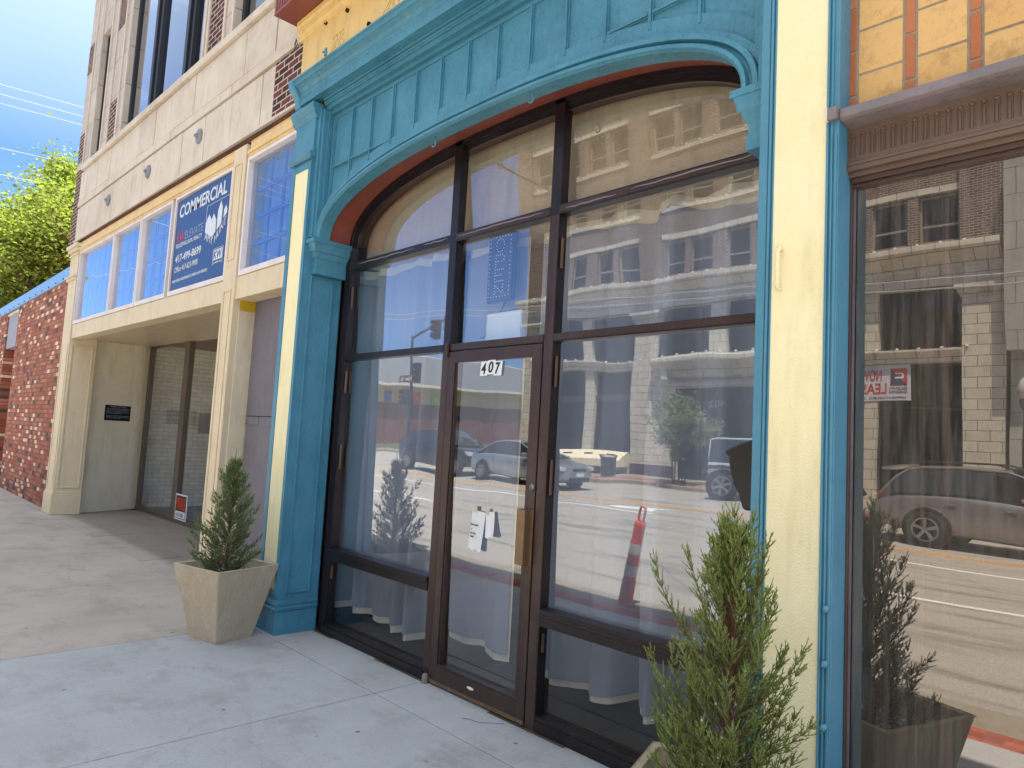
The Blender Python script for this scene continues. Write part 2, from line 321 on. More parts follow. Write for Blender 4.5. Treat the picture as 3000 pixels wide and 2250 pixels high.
M['concA'] = conc('pinkish_concrete', '#bfb2a5', '#b0a397', '#c8bbae')
M['concB'] = conc('pale_grey_concrete', '#b9b9b9', '#acabaa', '#c4c3c2')
M['concB2'] = conc('patched_concrete', '#b8ada0', '#a89e93', '#c2b8ac')
M['concK'] = conc('kerb_concrete', '#9e9482', '#8d8474', '#aaa294')
M['asph'] = None
def asphalt():
    n = NT('asphalt'); v = n.coord('p'); g = n.noise(v, 55, 6, .8); col = n.mix(n.ramp(g, [(.35, 0.), (.68, 1.)]), '#77736d', '#bdb7ac')
    f = n.noise(n.coord('xy', (.25, 1.6, 1)), 1.2, 6, .65); col = n.mix(n.math('MULTIPLY', n.ramp(f, [(.5, 0.), (.68, 1.)]), .75), col, '#66635e')
    vr = n.n('ShaderNodeTexVoronoi', feature='DISTANCE_TO_EDGE'); vr.inputs['Scale'].default_value = .35
    wv = n.n('ShaderNodeTexNoise'); wv.inputs['Scale'].default_value = 2; n.l(v, wv.inputs['Vector']); n.l(n.mix(.12, v, wv.outputs['Color'], 'ADD'), vr.inputs['Vector'])
    k = n.ramp(vr.outputs['Distance'], [(0, 1.), (.008, 0.)]); col = n.mix(n.math('MULTIPLY', k, .25), col, '#2f2d2b')
    return n.bsdf(col, .85, 0, n.bump(g, .5, .008), .3)
M['asph'] = asphalt()
M['paver'] = brick('red_brick_pavers', 'xy', .2, .1, [(0, '#a85a46'), (.3, '#9a4f3d'), (.6, '#b06450'), (.85, '#8f4a3b')], '#7a5a4e', .004, dirt=.2)
def marking(name, c):
    n = NT(name); g = n.noise(n.coord('p'), 30, 6, .8); col = n.mix(n.ramp(g, [(.55, 0.), (.72, 1.)]), c, '#7d7a73'); return n.bsdf(col, .7)
M['wline'] = marking('white_road_paint', '#d8d6cf'); M['yline'] = marking('yellow_road_paint', '#c98a2c')
def st(name, mb, mat, **k): return mb.build(name, mat, kind='structure', **k)
GY = -.012
st('ground', MB().box(-220, 160, -220, 140, -.6, -.17), M['asph'])
st('road', MB().box(-200, 120, -17.3, -3.5, -.3, -.142), M['asph'])
st('cross_street', MB().box(-35.5, -25.6, -120, -17.3, -.3, -.1418), M['asph'])
# slabs: pinkish part and pale part, joints are real gaps
jx = [-40.2, -37.9, -35.6, -33.3, -31, -28.8, -26.6, -24.5, -22.4, -20.3, -18.2, -16.1, -14.15, -12.05, -9.94, -7.77, -5.64]
mb = MB()
for a, b in zip(jx, jx[1:]):
    mb.box(a+.004, b-.004, -2.36, -.297, -.1, 0)
    mb.box(a+.004, b-.004, -.289, .2 if not -14.2 < a < -7 else 1.22, -.1, -.002)
mb.box(-5.64-2.13+.004, -5.644, -.289, -.02, -.1, -.0015)
so_ = st('sidewalk', mb, M['concA'], bevel=.006)
mb = MB(); jb = [-5.64, -3.77, -1.335, .8, 2.9, 5, 7.1, 9.2, 14, 22]
for a, b in zip(jb, jb[1:]):
    mb.box(a+.004, b-.004, -2.36, -.389, -.1, 0)
    mb.box(a+.004, b-.004, -.381, .04, -.1, 0)
st('sidewalk', mb, M['concB'], bevel=.006)
pts_ = (((-12.2, -.275), (-12.16, .287), (-11.07, .27), (-10.97, -.275)), ((-10.0, -.275), (-10.03, .267), (-8.97, .25), (-8.86, -.275)))
for q_ in pts_: st('sidewalk_patch', MB().prism(q_, 'z', -.05, .004), M['concB2'], bevel=.004)
st('sidewalk_base', MB().box(-41, 22, -3.0, .2, -.17, -.03), M['blackp'])
st('brick_paving', MB().box(-41, 22, -2.6, -2.364, -.1, -.003), M['paver'])
mb = MB()
for i in range(-14, 8): mb.box(i*3+.005, i*3+2.995, -3.02, -2.604, -.3, .0)
for i in range(-14, 8): mb.box(i*3+.005, i*3+2.995, -3.52, -3.026, -.3, -.135)
st('kerb', mb, M['concK'], bevel=.02)
mb = MB()
for i in range(-8, 12): mb.box(i*3+.005, i*3+2.995, -18.0, -17.62, -.3, .0).box(i*3+.005, i*3+2.995, -17.62, -17.25, -.3, -.135)
for i in range(-24, -12): mb.box(i*3+.005, i*3+2.995, -24.0, -23.6, -.3, .0)
st('kerb', mb, M['concK'], bevel=.02)
st('brick_paving', MB().box(-24, 36, -18.75, -18.004, -.1, -.003), M['paver'])
mb = MB()
for i in range(-12, 18): mb.box(i*2+.005, i*2+1.995, -20.95, -18.754, -.1, -.001)
st('sidewalk', mb, M['concK'])
mb = MB()
for i in range(-30, -17): mb.box(i*2-.4+.005, i*2+1.6-.005, -26.2, -24.0, -.1, -.001).box(-37, -35.7, i*3+.005+6, i*3+2.995+6, -.1, -.002)
st('sidewalk', mb, M['concK'])
def gmat():
    n = NT('lawn_green'); g = n.noise(n.coord('p'), 30, 6, .8); return n.bsdf(n.mix(g, '#3c5a22', '#6f8a3c'), .9)
mb = MB()
for i in range(9000):
    x, y = random.uniform(-44.6, -37), random.uniform(-90, -24.2); h = random.uniform(.08, .2); a = random.uniform(0, 6.3)
    dx, dy = .03*math.cos(a), .03*math.sin(a); mb.add([(x-dx, y-dy, -.02), (x+dx, y+dy, -.02), (x+random.uniform(-.05, .05), y, h)], [(0, 1, 2)])
mb.quad((-44.9, -90, -.01), (-37, -90, -.01), (-37, -24.1, -.01), (-44.9, -24.1, -.01))
mb.build('grass', gmat(), kind='stuff', label='mown lawn strip below the long red granite wall', cat='grass')
# road markings
mb = MB(); z = -.138
mb.box(-60, 30, -12.66, -12.54, -.143, z).box(-60, 30, -12.42, -12.34, -.143, z)
st('centre_line', mb, M['yline'])
mb = MB()
for a, b, y in ((-60, -9.6, -10.75), (-4.6, 0, -10.75), (-30, -14, -7.7), (-3.4, 2, -7.55), (-4.1, 3, -13.95)): mb.box(a, b, y-.06, y+.06, -.143, z)
st('lane_line', mb, M['wline'])
ar = [(-11.3, -11.35), (-10.9, -11.15), (-10.3, -11.3), (-9.9, -11.1), (-10.1, -11.55), (-9.6, -11.85), (-10.5, -11.7), (-11.1, -11.6)]
st('turn_arrow', MB().prism(ar, 'z', -.143, z), M['wline'])
# ================================================================== BLUE STOREFRONT
bs = thing('blue_storefront', 'teal blue arched shopfront with pale yellow columns and bronze window grid', 'building', (-3.3, 0, 0))
# --- pilasters
def pil_left():
    mb = MB(); mb.box(-5.585, -5.252, -.345, .0, .25, 4.24)
    # return (right-hand) face: raised panel moulding
    X = -5.252
    def fr(x, y0, y1, z0, z1, w, t): mb.box(x, x+t, y0, y0+w, z0, z1).box(x, x+t, y1-w, y1, z0, z1).box(x, x+t, y0+w, y1-w, z0, z0+w).box(x, x+t, y0+w, y1-w, z1-w, z1)
    fr(X, -.285, -.07, .31, 2.86, .02, .010); fr(X+.001, -.278, -.077, .317, 2.853, .008, .016)
    mb.box(X, X+.012, -.03, .0, .25, 2.95)
    # front border mouldings round the yellow strip
    mb.box(-5.585, -5.52, -.356, -.345, .30, 3.8).box(-5.292, -5.25, -.356, -.345, .30, 3.8).box(-5.52, -5.292, -.356, -.345, 3.745, 3.8).box(-5.52, -5.292, -.356, -.345, .30, .345)
    # base: moulding and plinth
    prof = [(.0, .18), (.014, .185), (.02, .20), (.006, .215), (.014, .232), (.008, .25), (.0, .262)]
    for (d0, z0), (d1, z1) in zip(prof, prof[1:]):
        mb.prism([(-.350-d0, z0), (-.350-d1, z1), (0, z1), (0, z0)], 'x', -5.60-d0, -5.245+d0)
    mb.box(-5.60, -5.240, -.352, .0, 0, .18)
    # small upper moulding and cap
    mb.box(-5.6, -5.235, -.37, -.25, 3.82, 3.835).prism([(-.37, 3.835), (-.385, 3.86), (-.385, 3.875), (-.25, 3.875), (-.25, 3.835)], 'x', -5.615, -5.225)
    mb.prism([(-.345, 4.17), (-.37, 4.2), (-.37, 4.225), (-.39, 4.25), (-.39, 4.29), (-.2, 4.29), (-.2, 4.17)], 'x', -5.62, -5.225)
    mb.build('pilaster', M['blue'], bs, bevel=.003)
    # loose layered strips beside the fascia
    mb = MB()
    mb.box(-5.252, -5.205, -.325, -.2, 3.16, 4.26).box(-5.205, -5.175, -.308, -.2, 3.16, 4.235).box(-5.175, -5.165, -.27, -.2, 3.16, 4.235)
    mb.build('trim_strip', M['blue'], bs, bevel=.004)
    MB().box(-5.515, -5.297, -.352, -.3455, .346, 3.744).build('yellow_panel', M['yellow'], bs)
pil_left()
mb = MB(); mb.box(-1.345, -1.032, -.345, 0.06, 0, 5.6)
for x0, x1, d in ((-1.345, -1.308, .006), (-1.303, -1.292, .012), (-1.287, -1.28, .008), (-1.075, -1.066, .012), (-1.06, -1.052, .008)): mb.box(x0, x1, -.345-d, -.345, 0, 5.6)
mb.box(-1.046, -1.036, -.352, -.345, 0, 2.8)
mb.build('pilaster', M['blue_smooth'], bs, bevel=.003)
mb = MB(); mb.box(-1.281, -1.076, -.3495, -.3455, 0, 5.6); mb.build('yellow_panel', M['yellow'], bs)
for x, z in ((-1.045, .87), (-1.045, .655), (-1.043, 1.06)): MB().tube([(x, -.34, z), (x, -.366, z), (x-.004, -.374, z-.012)], [.011, .012, .007], 8).build('bolt_head', M['blue_smooth'], bs, smooth=True)
MB().tube([(-1.243, -.345, 2.39), (-1.243, -.372, 2.395), (-1.245, -.375, 2.38), (-1.246, -.375, 2.25), (-1.246, -.368, 2.235), (-1.246, -.345, 2.235)], .0085, 8).build('conduit', M['yellow'], bs, smooth=True)
# --- arch curve
XC = -3.295
def arc(a, h, z0=3.14, n=2.35, N=56, off=0):
    pts = []
    for i in range(N+1):
        t = math.pi*i/N; c, s_ = math.cos(t), math.sin(t)
        x = -a*math.copysign(abs(c)**(2/n), c); z = h*abs(s_)**(2/n); pts.append((XC+x, z0+z))
    if off:
        q = []
        for i, p in enumerate(pts):
            a_ = Vector(pts[max(i-1, 0)]); b_ = Vector(pts[min(i+1, N)]); d = (b_-a_).normalized(); nrm = Vector((-d.y, d.x))
            q.append((p[0]+nrm.x*off, max(z0, p[1]+nrm.y*off)))
        pts = q
    return pts
def band(mb, A, ya, B, yb): mb.strip([(p[0], ya, p[1]) for p in A], [(p[0], yb, p[1]) for p in B])
a0 = arc(1.83, .455)
mb = MB()
prof = [(0, -.2), (0, -.295), (.012, -.312), (.03, -.312), (.033, -.28), (.05, -.274), (.055, -.3), (.078, -.3), (.081, -.268), (.1, -.262), (.112, -.258), (.118, -.237)]
for (o0, y0), (o1, y1) in zip(prof, prof[1:]): band(mb, arc(1.83, .455, off=o0), y0, arc(1.83, .455, off=o1), y1)
mb.build('archivolt', M['blue'], bs, smooth=False)
# flat band outside the mouldings, clipped to the field
mb = MB(); A = arc(1.83, .455, off=.118); B = arc(1.83, .455, off=.2)
cl = lambda P: [(min(max(p[0], -5.165), -1.425), p[1]) for p in P]
band(mb, cl(A), -.237, cl(B), -.237); band(mb, cl(B), -.237, cl(B), -.215)
# fascia field (recessed plane) above the band
top = [(p[0], 4.205) for p in cl(B)]; band(mb, cl(B), -.22, top, -.22)
mb.quad((-5.165, -.22, 3.14), (-5.165, -.22, 4.205), (cl(B)[0][0], -.22, 4.205), (cl(B)[0][0], -.22, 3.14))
mb.quad((-1.425, -.22, 3.14), (-1.425, -.22, 4.205), (cl(B)[-1][0], -.22, 4.205), (cl(B)[-1][0], -.22, 3.14))
# header frame above the field, side frame right
mb.box(-5.175, -1.345, -.25, -.1, 4.205, 4.235).box(-5.19, -1.345, -.285, -.1, 4.235, 4.27).box(-5.2, -1.345, -.30, -.1, 4.27, 4.325)
mb.box(-1.425, -1.385, -.262, -.1, 3.14, 4.2).box(-1.385, -1.346, -.3, -.1, 3.14, 4.325)
mb.build('fascia', M['blue'], bs)
# battens
def arcz(x):
    u = min(abs(x-XC)/2.03, 1); return 3.14+.655*(1-u**2.35)**(1/2.35)
mb = MB()
def bat(x0, x1, z0, z1):
    mb.box(x0, x1, -.230, -.219, z0, z1)
    if x1-x0 < z1-z0: c = (x0+x1)/2; mb.box(c-.007, c+.007, -.242, -.230, z0, z1-.002)
    else: c = (z0+z1)/2; mb.box(x0, x1, -.242, -.230, c-.007, c+.007)
bx = [-5.13+.2845*i for i in range(14)]
for x in bx: bat(x-.014, x+.014, max(arcz(x)-.03, 3.2), 4.163)
mb.box(-5.14, -1.43, -.230, -.219, 4.163, 4.185)
for x0, x1 in ((-5.115, -4.86), (-4.83, -4.575), (-4.55, -4.29), (-2.27, -2.015), (-1.985, -1.73), (-1.7, -1.44)): bat(x0, x1, 3.733, 3.757)
mb.build('batten', M['blue'], bs, bevel=.002)
# cornice
cp = [(-.30, 4.325), (-.385, 4.325), (-.385, 4.40), (-.392, 4.405), (-.395, 4.425), (-.41, 4.45), (-.437, 4.466), (-.452, 4.472), (-.455, 4.50), (-.47, 4.505), (-.47, 4.52), (-.3, 4.56), (-.3, 4.325)]
mb = MB(); mb.prism(cp[:-1], 'x', -5.47, -1.346); mb.build('cornice', M['blue'], bs, bevel=.003)
mb = MB(); mb.prism([(-.30, 4.30), (-.392, 4.30), (-.40, 4.37), (-.42, 4.40), (-.46, 4.45), (-.475, 4.53), (-.44, 4.55), (-.3, 4.57)], 'x', -5.56, -5.471)
mb.build('cornice_end', M['blue_smooth'], bs, bevel=.02)
mb = MB(); mb.box(-5.2, -1.36, -.309, -.295, 4.285, 4.30).box(-5.2, -1.36, -.318, -.295, 4.308, 4.325); mb.build('bead', M['blue'], bs, bevel=.003)
mb = MB(); mb.box(-4.93, -4.9, -.48, -.47, 4.52, 4.58).box(-4.96, -4.93, -.48, -.45, 4.56, 4.57); mb.build('bracket_clip', M['blue'], bs)
# capitals: the left one wraps the pilaster, the right one stops against the column
def capital(x0, x1, y1, out):
    prof = [(3.14, .0), (3.108, .0), (3.107, .012), (3.085, .02), (3.065, .028), (3.045, .03), (3.035, .045), (3.0, .06), (2.985, .075), (2.93, .078), (2.928, .07), (2.865, .07)]
    mb = MB()
    for (z0, d0), (z1, d1) in zip(prof, prof[1:]):
        if out > 0:
            A = [(x0, y1+d0), (x1-d0, y1+d0), (x1-d0, 0)]; B = [(x0, y1+d1), (x1-d1, y1+d1), (x1-d1, 0)]
        else:
            A = [(x1, y1+d0*.3), (x0+d0, y1+d0*.3), (x0+d0, 0)]; B = [(x1, y1+d1*.3), (x0+d1, y1+d1*.3), (x0+d1, 0)]
        mb.strip([(*p, z0) for p in A], [(*p, z1) for p in B])
    if out > 0: mb.quad((x0, y1, 3.14), (x1, y1, 3.14), (x1, 0, 3.14), (x0, 0, 3.14)); d = .07; mb.quad((x0, y1+d, 2.865), (x1-d, y1+d, 2.865), (x1-d, 0, 2.865), (x0, 0, 2.865))
    else: mb.quad((x1, y1, 3.14), (x0, y1, 3.14), (x0, 0, 3.14), (x1, 0, 3.14)); d = .07; mb.quad((x1, y1+d*.3, 2.865), (x0+d, y1+d*.3, 2.865), (x0+d, 0, 2.865), (x1, 0, 2.865))
    mb.build('capital', M['blue'], bs)
capital(-5.31, -5.112, -.345, 1)
MB().box(-5.31, -5.185, -.27, 0, 2.872, 3.13).build('capital', M['blue'], bs)
capital(-1.505, -1.345, -.315, -1)
# rust-red soffit inside the arch and down the jambs
mb = MB(); c1 = arc(1.845, .50); band(mb, c1, -.2, arc(1.86, .535), 0.0)
mb.build('arch_soffit', M['redsoft'], bs, smooth=True)
mb = MB(); band(mb, arc(1.83, .455), -.2, c1, -.2); mb.build('arch_lip', M['blue'], bs)
for hx, hz in ((-3.70, 3.55), (-2.79, 3.56)):
    MB().tube([(hx, -.262, hz+.055), (hx, -.262, hz+.02), (hx+.014, -.262, hz+.008), (hx+.02, -.262, hz-.012), (hx+.008, -.262, hz-.03), (hx-.012, -.262, hz-.028), (hx-.02, -.262, hz-.012)], .005, 7).build('hook', M['blue_smooth'], bs, smooth=True)
# --- upper frieze, yellow, with its moulding and the red-brown upper cornice
mb = MB(); mb.box(-5.66, -1.0, -.315, .3, 4.5, 5.02); mb.prism([(-.315, 5.0), (-.33, 5.005), (-.335, 5.03), (-.355, 5.05), (-.36, 5.1), (-.37, 5.12), (-.37, 5.165), (.3, 5.165), (.3, 5.0)], 'x', -5.70, -1.0)
mb.build('frieze', M['frieze'], bs, bevel=.003)
mb = MB(); mb.box(-5.77, -1.0, -.55, .3, 5.17, 5.5); mb.box(-5.79, -1.0, -.57, .3, 5.5, 7.3)
for i in range(5): mb.box(-5.765+i*.0, -5.755, -.54+.05*i, -.515+.05*i, 5.19, 5.48)
for i in range(90): mb.box(-5.74+i*.05, -5.715+i*.05, -.557, -.55, 5.2, 5.47)
mb.build('upper_cornice', M['redbrown'], bs, bevel=.004)
for x, z in ((-5.35, 4.63), (-4.98, 4.66), (-4.55, 4.7), (-5.25, 5.0), (-4.9, 4.96)): MB().lathe([(.0, .001), (.013, 0), (.017, -.012), (.017, .01)], x, -.322, 12, axis='y', cz=z).build('screw_anchor', M['blackp'], bs)
def scroll(cx, cz, s):
    P = [(0, .5), (.2, .62), (.32, .45), (.1, .3), (-.1, .1), (.05, -.15), (.3, -.1), (.35, .1), (.2, .2)]
    return [(cx+p[0]*s, -.3165, cz+p[1]*s) for p in P]
mb = MB()
gp_ = flat('ghost_paint', '#b8995a', .6)
for cx_ in (-5.12, -4.35):
    mb = MB()
    for k in range(3): mb.tube(scroll(cx_+.06*k, 4.67+.02*k, .26-.03*k), .0016, 4)
    mb.build('ghost_lettering', gp_, bs)
MB().tube([(-5.86, -.3, 5.08), (-5.82, -.32, 5.03), (-5.79, -.33, 5.0), (-5.76, -.34, 5.03), (-5.78, -.33, 5.07), (-5.74, -.33, 5.0), (-5.82, -.32, 4.99)], .004, 5).build('loose_wire', M['blackp'], bs)
# body of the building behind the front
mb = MB(); mb.box(-5.62, -.98, .31, 9, 3.85, 7.3); mb.box(-5.62, -5.55, .01, 9, 0, 3.85).box(-1.05, -.98, .06, 9, 0, 3.85).box(-5.55, -1.05, 5, 9, 0, 3.85)
mb.box(-5.55, -1.05, .2, 5, 3.75, 3.84)
mb.build('building_body', paint('dark_interior_paint', '#4a4744', '#3f3c3a', .8), bs)
# --- bronze window grid. pane rects: (x0,x1,z0,z1)
F0, F1 = 0., .066; g = .05
JL0, JL1 = -5.24, -5.10; M1a, M1b = -3.80, -3.725; M2a, M2b = -2.845, -2.765; JR0, JR1 = -1.44, -1.34
mb = MB()
mb.box(JL0, -5.165, .02, F1, 0, 3.14).box(-5.165, JL1, F0, F1, 0, 3.14).box(-5.172, -5.165, -.006, .02, 0, 3.1).box(JR0, JR1, F0, F1, 0, 3.3)
mb.box(M1a, M1b, F0, F1, 2.999, 3.675).box(M1a, M1b, F0, F1, 0, 2.941).box(M2a, M2b, F0, F1, 2.999, 3.66).box(M2a, M2b, F0, F1, 0, 2.941)
mb.box(JL1, JR0, -.003, F1, 2.941, 2.999)
mb.box(JL1, M1a, -.003, F1, 2.182, 2.23).box(M1b, M2a, -.003, F1, 2.182, 2.23).box(M2b, JR0, -.003, F1, 2.182, 2.23)
# lower rails with sill steps
for x0, x1 in ((JL1-.045, M1a-.002), (M2b+.001, JR0)):
    mb.box(x0, x1, -.014, F1, .625, .668).box(x0, x1, -.008, F1, .574, .625).box(x0, x1, -.018, -.014, .628, .645)
    mb.prism([(.05, .675), (-.016, .668), (.05, .668)], 'x', x0, x1)
mb.box(JL1-.03, M1a, -.006, F1, 0.0, .06).box(JL1-.03, M1a, -.0, F1, .06, .085).box(M2b, JR0, -.006, F1, 0.0, .06).box(M2b, JR0, 0, F1, .06, .085)
# arched head
o1, o2, o3 = arc(1.86, .54), arc(1.83, .505), arc(1.79, .46)
band(mb, o1, 0., o2, 0.); band(mb, o2, 0., o2, .02); band(mb, o2, .02, arc(1.815, .488), .02); band(mb, arc(1.815, .488), .02, arc(1.815, .488), .03); band(mb, arc(1.815, .488), .03, o3, .03); band(mb, o3, .03, o3, .10)
mb.build('window_frame', M['bronze_d'], bs, bevel=.002)
# browner sun-faded faces (thin stops clipped over the grid)
mb = MB()
mb.box(M1a+.004, M1b-.004, -.0035, 0, 0.09, 2.18).box(M2a+.004, M2b-.004, -.0035, 0, .0, 2.94).box(M2b, JR0, -.0065, -.003, 2.19, 2.224).box(M2b, JR0, -.006, -.003, 2.952, 2.99).box(M1b, M2a, -.006, -.003, 2.952, 2.99).box(M1b, M2a, -.006, -.003, 2.186, 2.226)
mb.build('frame_stop', M['bronze'], bs, bevel=.0015)
for x in (-5.09, -2.755):
    for z0, z1 in ((2.62, 2.8), (1.3, 1.5), (.43, .53), (1.92, 2.1)): MB().box(x, x+.004, .012, .03, z0, z1).build('glazing_clip', M['bronze_l'], bs)
CK = paint('old_caulk', '#8a8086', '#7a7076', .7)
for x0, x1, zz in ((-4.98, -4.2, 2.972), (-4.1, -3.82, 2.978), (-3.7, -2.9, 2.976), (-2.72, -2.35, 2.965), (-2.25, -1.5, 2.975)):
    n_ = 14; P = [(x0+(x1-x0)*i/n_, -.0068, zz+random.uniform(-.004, .004)) for i in range(n_+1)]; MB().tube(P, [.001+.004*abs(math.sin(math.pi*i/n_))**.5 for i in range(n_+1)], 5).build('caulk_smear', CK, bs)
# --- glass panes, each tilted as it is seated
G = dict(main=glass('storefront_glass', 4.1, '#f6f8f8', wav=.05, dust=.02), arch=glass('transom_glass', 3.4, '#f0f0ee', wav=.02, dust=.02),
         low=glass('kick_glass', 1.7, '#dfe2e2', wav=.01, dust=.03), brown=glass('bronze_glass', 4.3, '#b09a8c', wav=.03, dust=.22, streak=.3, gcol=(1, .9, .82, 1)))
prng = random.Random(12)
def pane(x0, x1, z0, z1, mat, tilt=.014, y=.05, parent=bs, name='glass_pane'):
    zc = (z0+z1)/2; k = math.tan(tilt+prng.uniform(-.002, .002)); f = lambda z: y-k*(z-zc)
    return MB().quad((x0, f(z0), z0), (x1, f(z0), z0), (x1, f(z1), z1), (x0, f(z1), z1)).build(name, mat, parent)
for x0, x1 in ((JL1, M1a), (M2b, JR0)):
    pane(x0, x1, .085, .574, G['low'], .004); pane(x0, x1, .668, 2.182, G['main']); pane(x0, x1, 2.23, 2.941, G['main'])
pane(M1b, M2a, 2.23, 2.941, G['main'])
oo = arc(1.80, .47)
for x0, x1 in ((-5.095, M1a), (M1b, M2a), (M2b, -1.495)):
    P = [p for p in oo if x0 <= p[0] <= x1]; k = math.tan(.064); f = lambda z: .055-k*(z-3.3)
    def zat(x):
        for a, b in zip(oo, oo[1:]):
            if a[0] <= x <= b[0] and b[0] > a[0]: return a[1]+(b[1]-a[1])*(x-a[0])/(b[0]-a[0])
        return 3.14
    P = [(x0, zat(x0))]+P+[(x1, zat(x1))]; P = [(x0, 2.999)]+P+[(x1, 2.999)]
    mb = MB(); mb.add([(p[0], f(p[1]), p[1]) for p in P], [tuple(range(len(P)))]); mb.build('glass_pane', G['arch'], bs)
# --- door
d0, d1 = -3.722, -2.848
door = MB(); door.box(d0, d0+.072, -.008, .04, .03, 2.175).box(d1-.075, d1, -.008, .04, .03, 2.175).box(d0+.072, d1-.075, -.008, .04, 2.1, 2.175).box(d0+.072, d1-.075, -.008, .04, .03, .125).box(d0+.072, d1-.075, -.004, .04, .125, .14)
door.box(d0+.072, d0+.084, .0, .04, .14, 2.1).box(d1-.087, d1-.075, 0, .04, .14, 2.1)
dr = door.build('door', M['bronze'], bs, bevel=.002)
MB().box(d0+.002, d1, -.012, -.004, .012, .034).build('door_sweep', M['bronze_l'], dr)
pane(d0+.08, d1-.08, .14, 2.1, G['main'], .014, .02, dr, 'glass_pane')
mb = MB(); mb.box(-2.935, -2.848, -.012, -.008, .89, 1.205).box(-2.945, -2.93, -.05, -.012, .89, 1.205).box(-2.93, -2.878, -.055, -.05, .89, 1.205).box(-2.878, -2.872, -.055, -.01, .89, 1.205)
mb.build('door_pull', M['bronze_l'], dr, bevel=.002)
mb = MB(); mb.lathe([(0, -.014), (.015, -.013), (.019, -.006), (.02, 0)], -2.868, -.008, 20, axis='y', cz=1.335); mb.build('lock_cylinder', M['steel'], dr, smooth=True)
MB().box(-2.8695, -2.8665, -.0235, -.022, 1.327, 1.34).build('keyhole', M['blackp'], dr)
mb = MB(); mb.tube([(-3.735, -.014, 2.14), (-3.735, -.014, 2.235)], .016, 10).tube([(-3.735, -.014, 2.18), (-3.735, -.014, 2.184)], .018, 10); mb.build('hinge', M['bronze'], dr, smooth=False)
mb = MB(); mb.lathe([(.022, 0), (.022, .035), (.018, .05), (.006, .056)], -3.745, -.02, 10, cz=.005); mb.build('floor_pivot', paint('chalky_metal', '#8d8885', '#6a6562', .8, 60, .8, .5), dr)
mb = MB(); k = 24; mb.add([(-3.31+.032*math.cos(6.283*i/k), -.0092, .083+.009*math.sin(6.283*i/k)) for i in range(k)], [tuple(range(k))]); mb.build('oval_plate', M['whitef'], dr)
for i in range(6): MB().lathe([(0, -.003), (.005, -.002), (.006, 0)], -3.66+i*.155, -.012, 8, axis='y', cz=.024).build('sweep_screw', M['steel'], dr)
# beige plaster wall closing the arch behind the transom glass
mb = MB(); P = arc(1.84, .515); mb.add([(P[0][0], .16, 2.987)]+[(p[0], .16, p[1]) for p in P]+[(P[-1][0], .16, 2.987)], [tuple(range(len(P)+2))]); mb.add([(-5.1, .162, 2.986), (-1.4, .162, 2.986), (-1.4, .5, 2.986), (-5.1, .5, 2.986)], [(0, 1, 2, 3)])
mb.build('plaster_panel', M['stuccoin'], bs)
mb = MB()
for i in range(9):
    for j in range(11): mb.box(-5.55+i*.605+.003, -5.55+(i+1)*.605-.003, .12+j*.305-(.0 if i % 2 else .15)+.003, .12+(j+1)*.305-(.0 if i % 2 else .15)-.003, -.06, .003)
fl = paint('brown_floor_tile', '#54493f', '#463c34', .45, 40, .15, .3); mb.build('floor', fl, bs)
MB().box(-5.6, -.98, .1, 5, -.1, -.002).build('floor_grout', M['cream2'], bs)
# --- curtains: blue-grey face cloth over a longer pale lining
def cloth(name, c, c2):
    n = NT(name); v = n.coord(None, (1, 1, 1)); w = n.noise(v, 300, 2); col = n.mix(n.noise(v, 3, 4), c, c2)
    p = n.bsdf(col, .85, 0, n.bump(w, .15, .001), .2); n.p.inputs['Sheen Weight'].default_value = .2; return p
M['curt'] = cloth('slate_blue_cloth', '#979fb3', '#88909f'); M['lining'] = cloth('cream_lining', '#e0dccf', '#d6d1c4')
def curtain(x0, x1, ztop, zbot, amp, per, ph, label, y=.24, hem=.05, sway=0, edge=(0, 0), N=90, top_wave=.02):
    t = thing('curtain', label, 'curtain', ((x0+x1)/2, y, zbot), group='curtains behind the arched shopfront glass')
    def sheet(za, zb, dy, ea, name, mat, wav, xa, xb, topw=0):
        vs = []; rows = 14
        for j in range(rows+1):
            f = j/rows
            for i in range(N+1):
                u = i/N; x = xa+(xb-xa)*u + sway*(f-.0)*f*(u-.5)
                a = amp*(.55+.6*f)*(.7+.5*math.sin(u*9+ph)); yy = y+dy + a*math.sin(2*math.pi*(x-x0)/per+ph+.4*math.sin(f*3)) + .3*a*math.sin(2*math.pi*(x-x0)/per*2.3+ph)
                zb2 = zb+wav*math.sin((x-x0)*4.1+ph)+.007*math.sin(2*math.pi*(x-x0)/per+ph); zt2 = za-topw*(.5+.5*math.sin(2*math.pi*(x-x0)/per*.5+ph))-topw*.6*max(0, math.sin((x-x0)*3+ph))
                vs.append((x, yy, zt2+(zb2-zt2)*f))
        mb = MB(); mb.add(vs, [(j*(N+1)+i, j*(N+1)+i+1, (j+1)*(N+1)+i+1, (j+1)*(N+1)+i) for j in range(rows) for i in range(N)]); return mb.build(name, mat, t, smooth=True)
    sheet(ztop, zbot, .008, 0, 'lining', M['lining'], .02, x0, x1)
    sheet(ztop-.05, zbot+hem, -.004, 0, 'face_cloth', M['curt'], .02, x0+edge[0], x1-edge[1], top_wave)
    return t
curtain(-5.40, -3.98, 2.985, .15, .06, .25, .5, 'slate curtain with pale hem behind the left-hand pane, bunched in deep folds', edge=(.02, 0))
curtain(-3.98, -3.32, 2.985, .2, .04, .4, 2.2, 'slate curtain hanging behind the left half of the glass door', edge=(.0, .012), hem=.045, y=.31)
curtain(-3.20, -2.93, 2.985, .17, .02, .5, 1, 'narrow slate curtain behind the door beside its pull handle', edge=(.012, 0), y=.3)
curtain(-2.92, -1.2, 2.985, .19, .11, .36, 4.2, 'widest slate curtain with gentle folds behind the right-hand pane', edge=(.0, 0), hem=.04, top_wave=.045, y=.30)
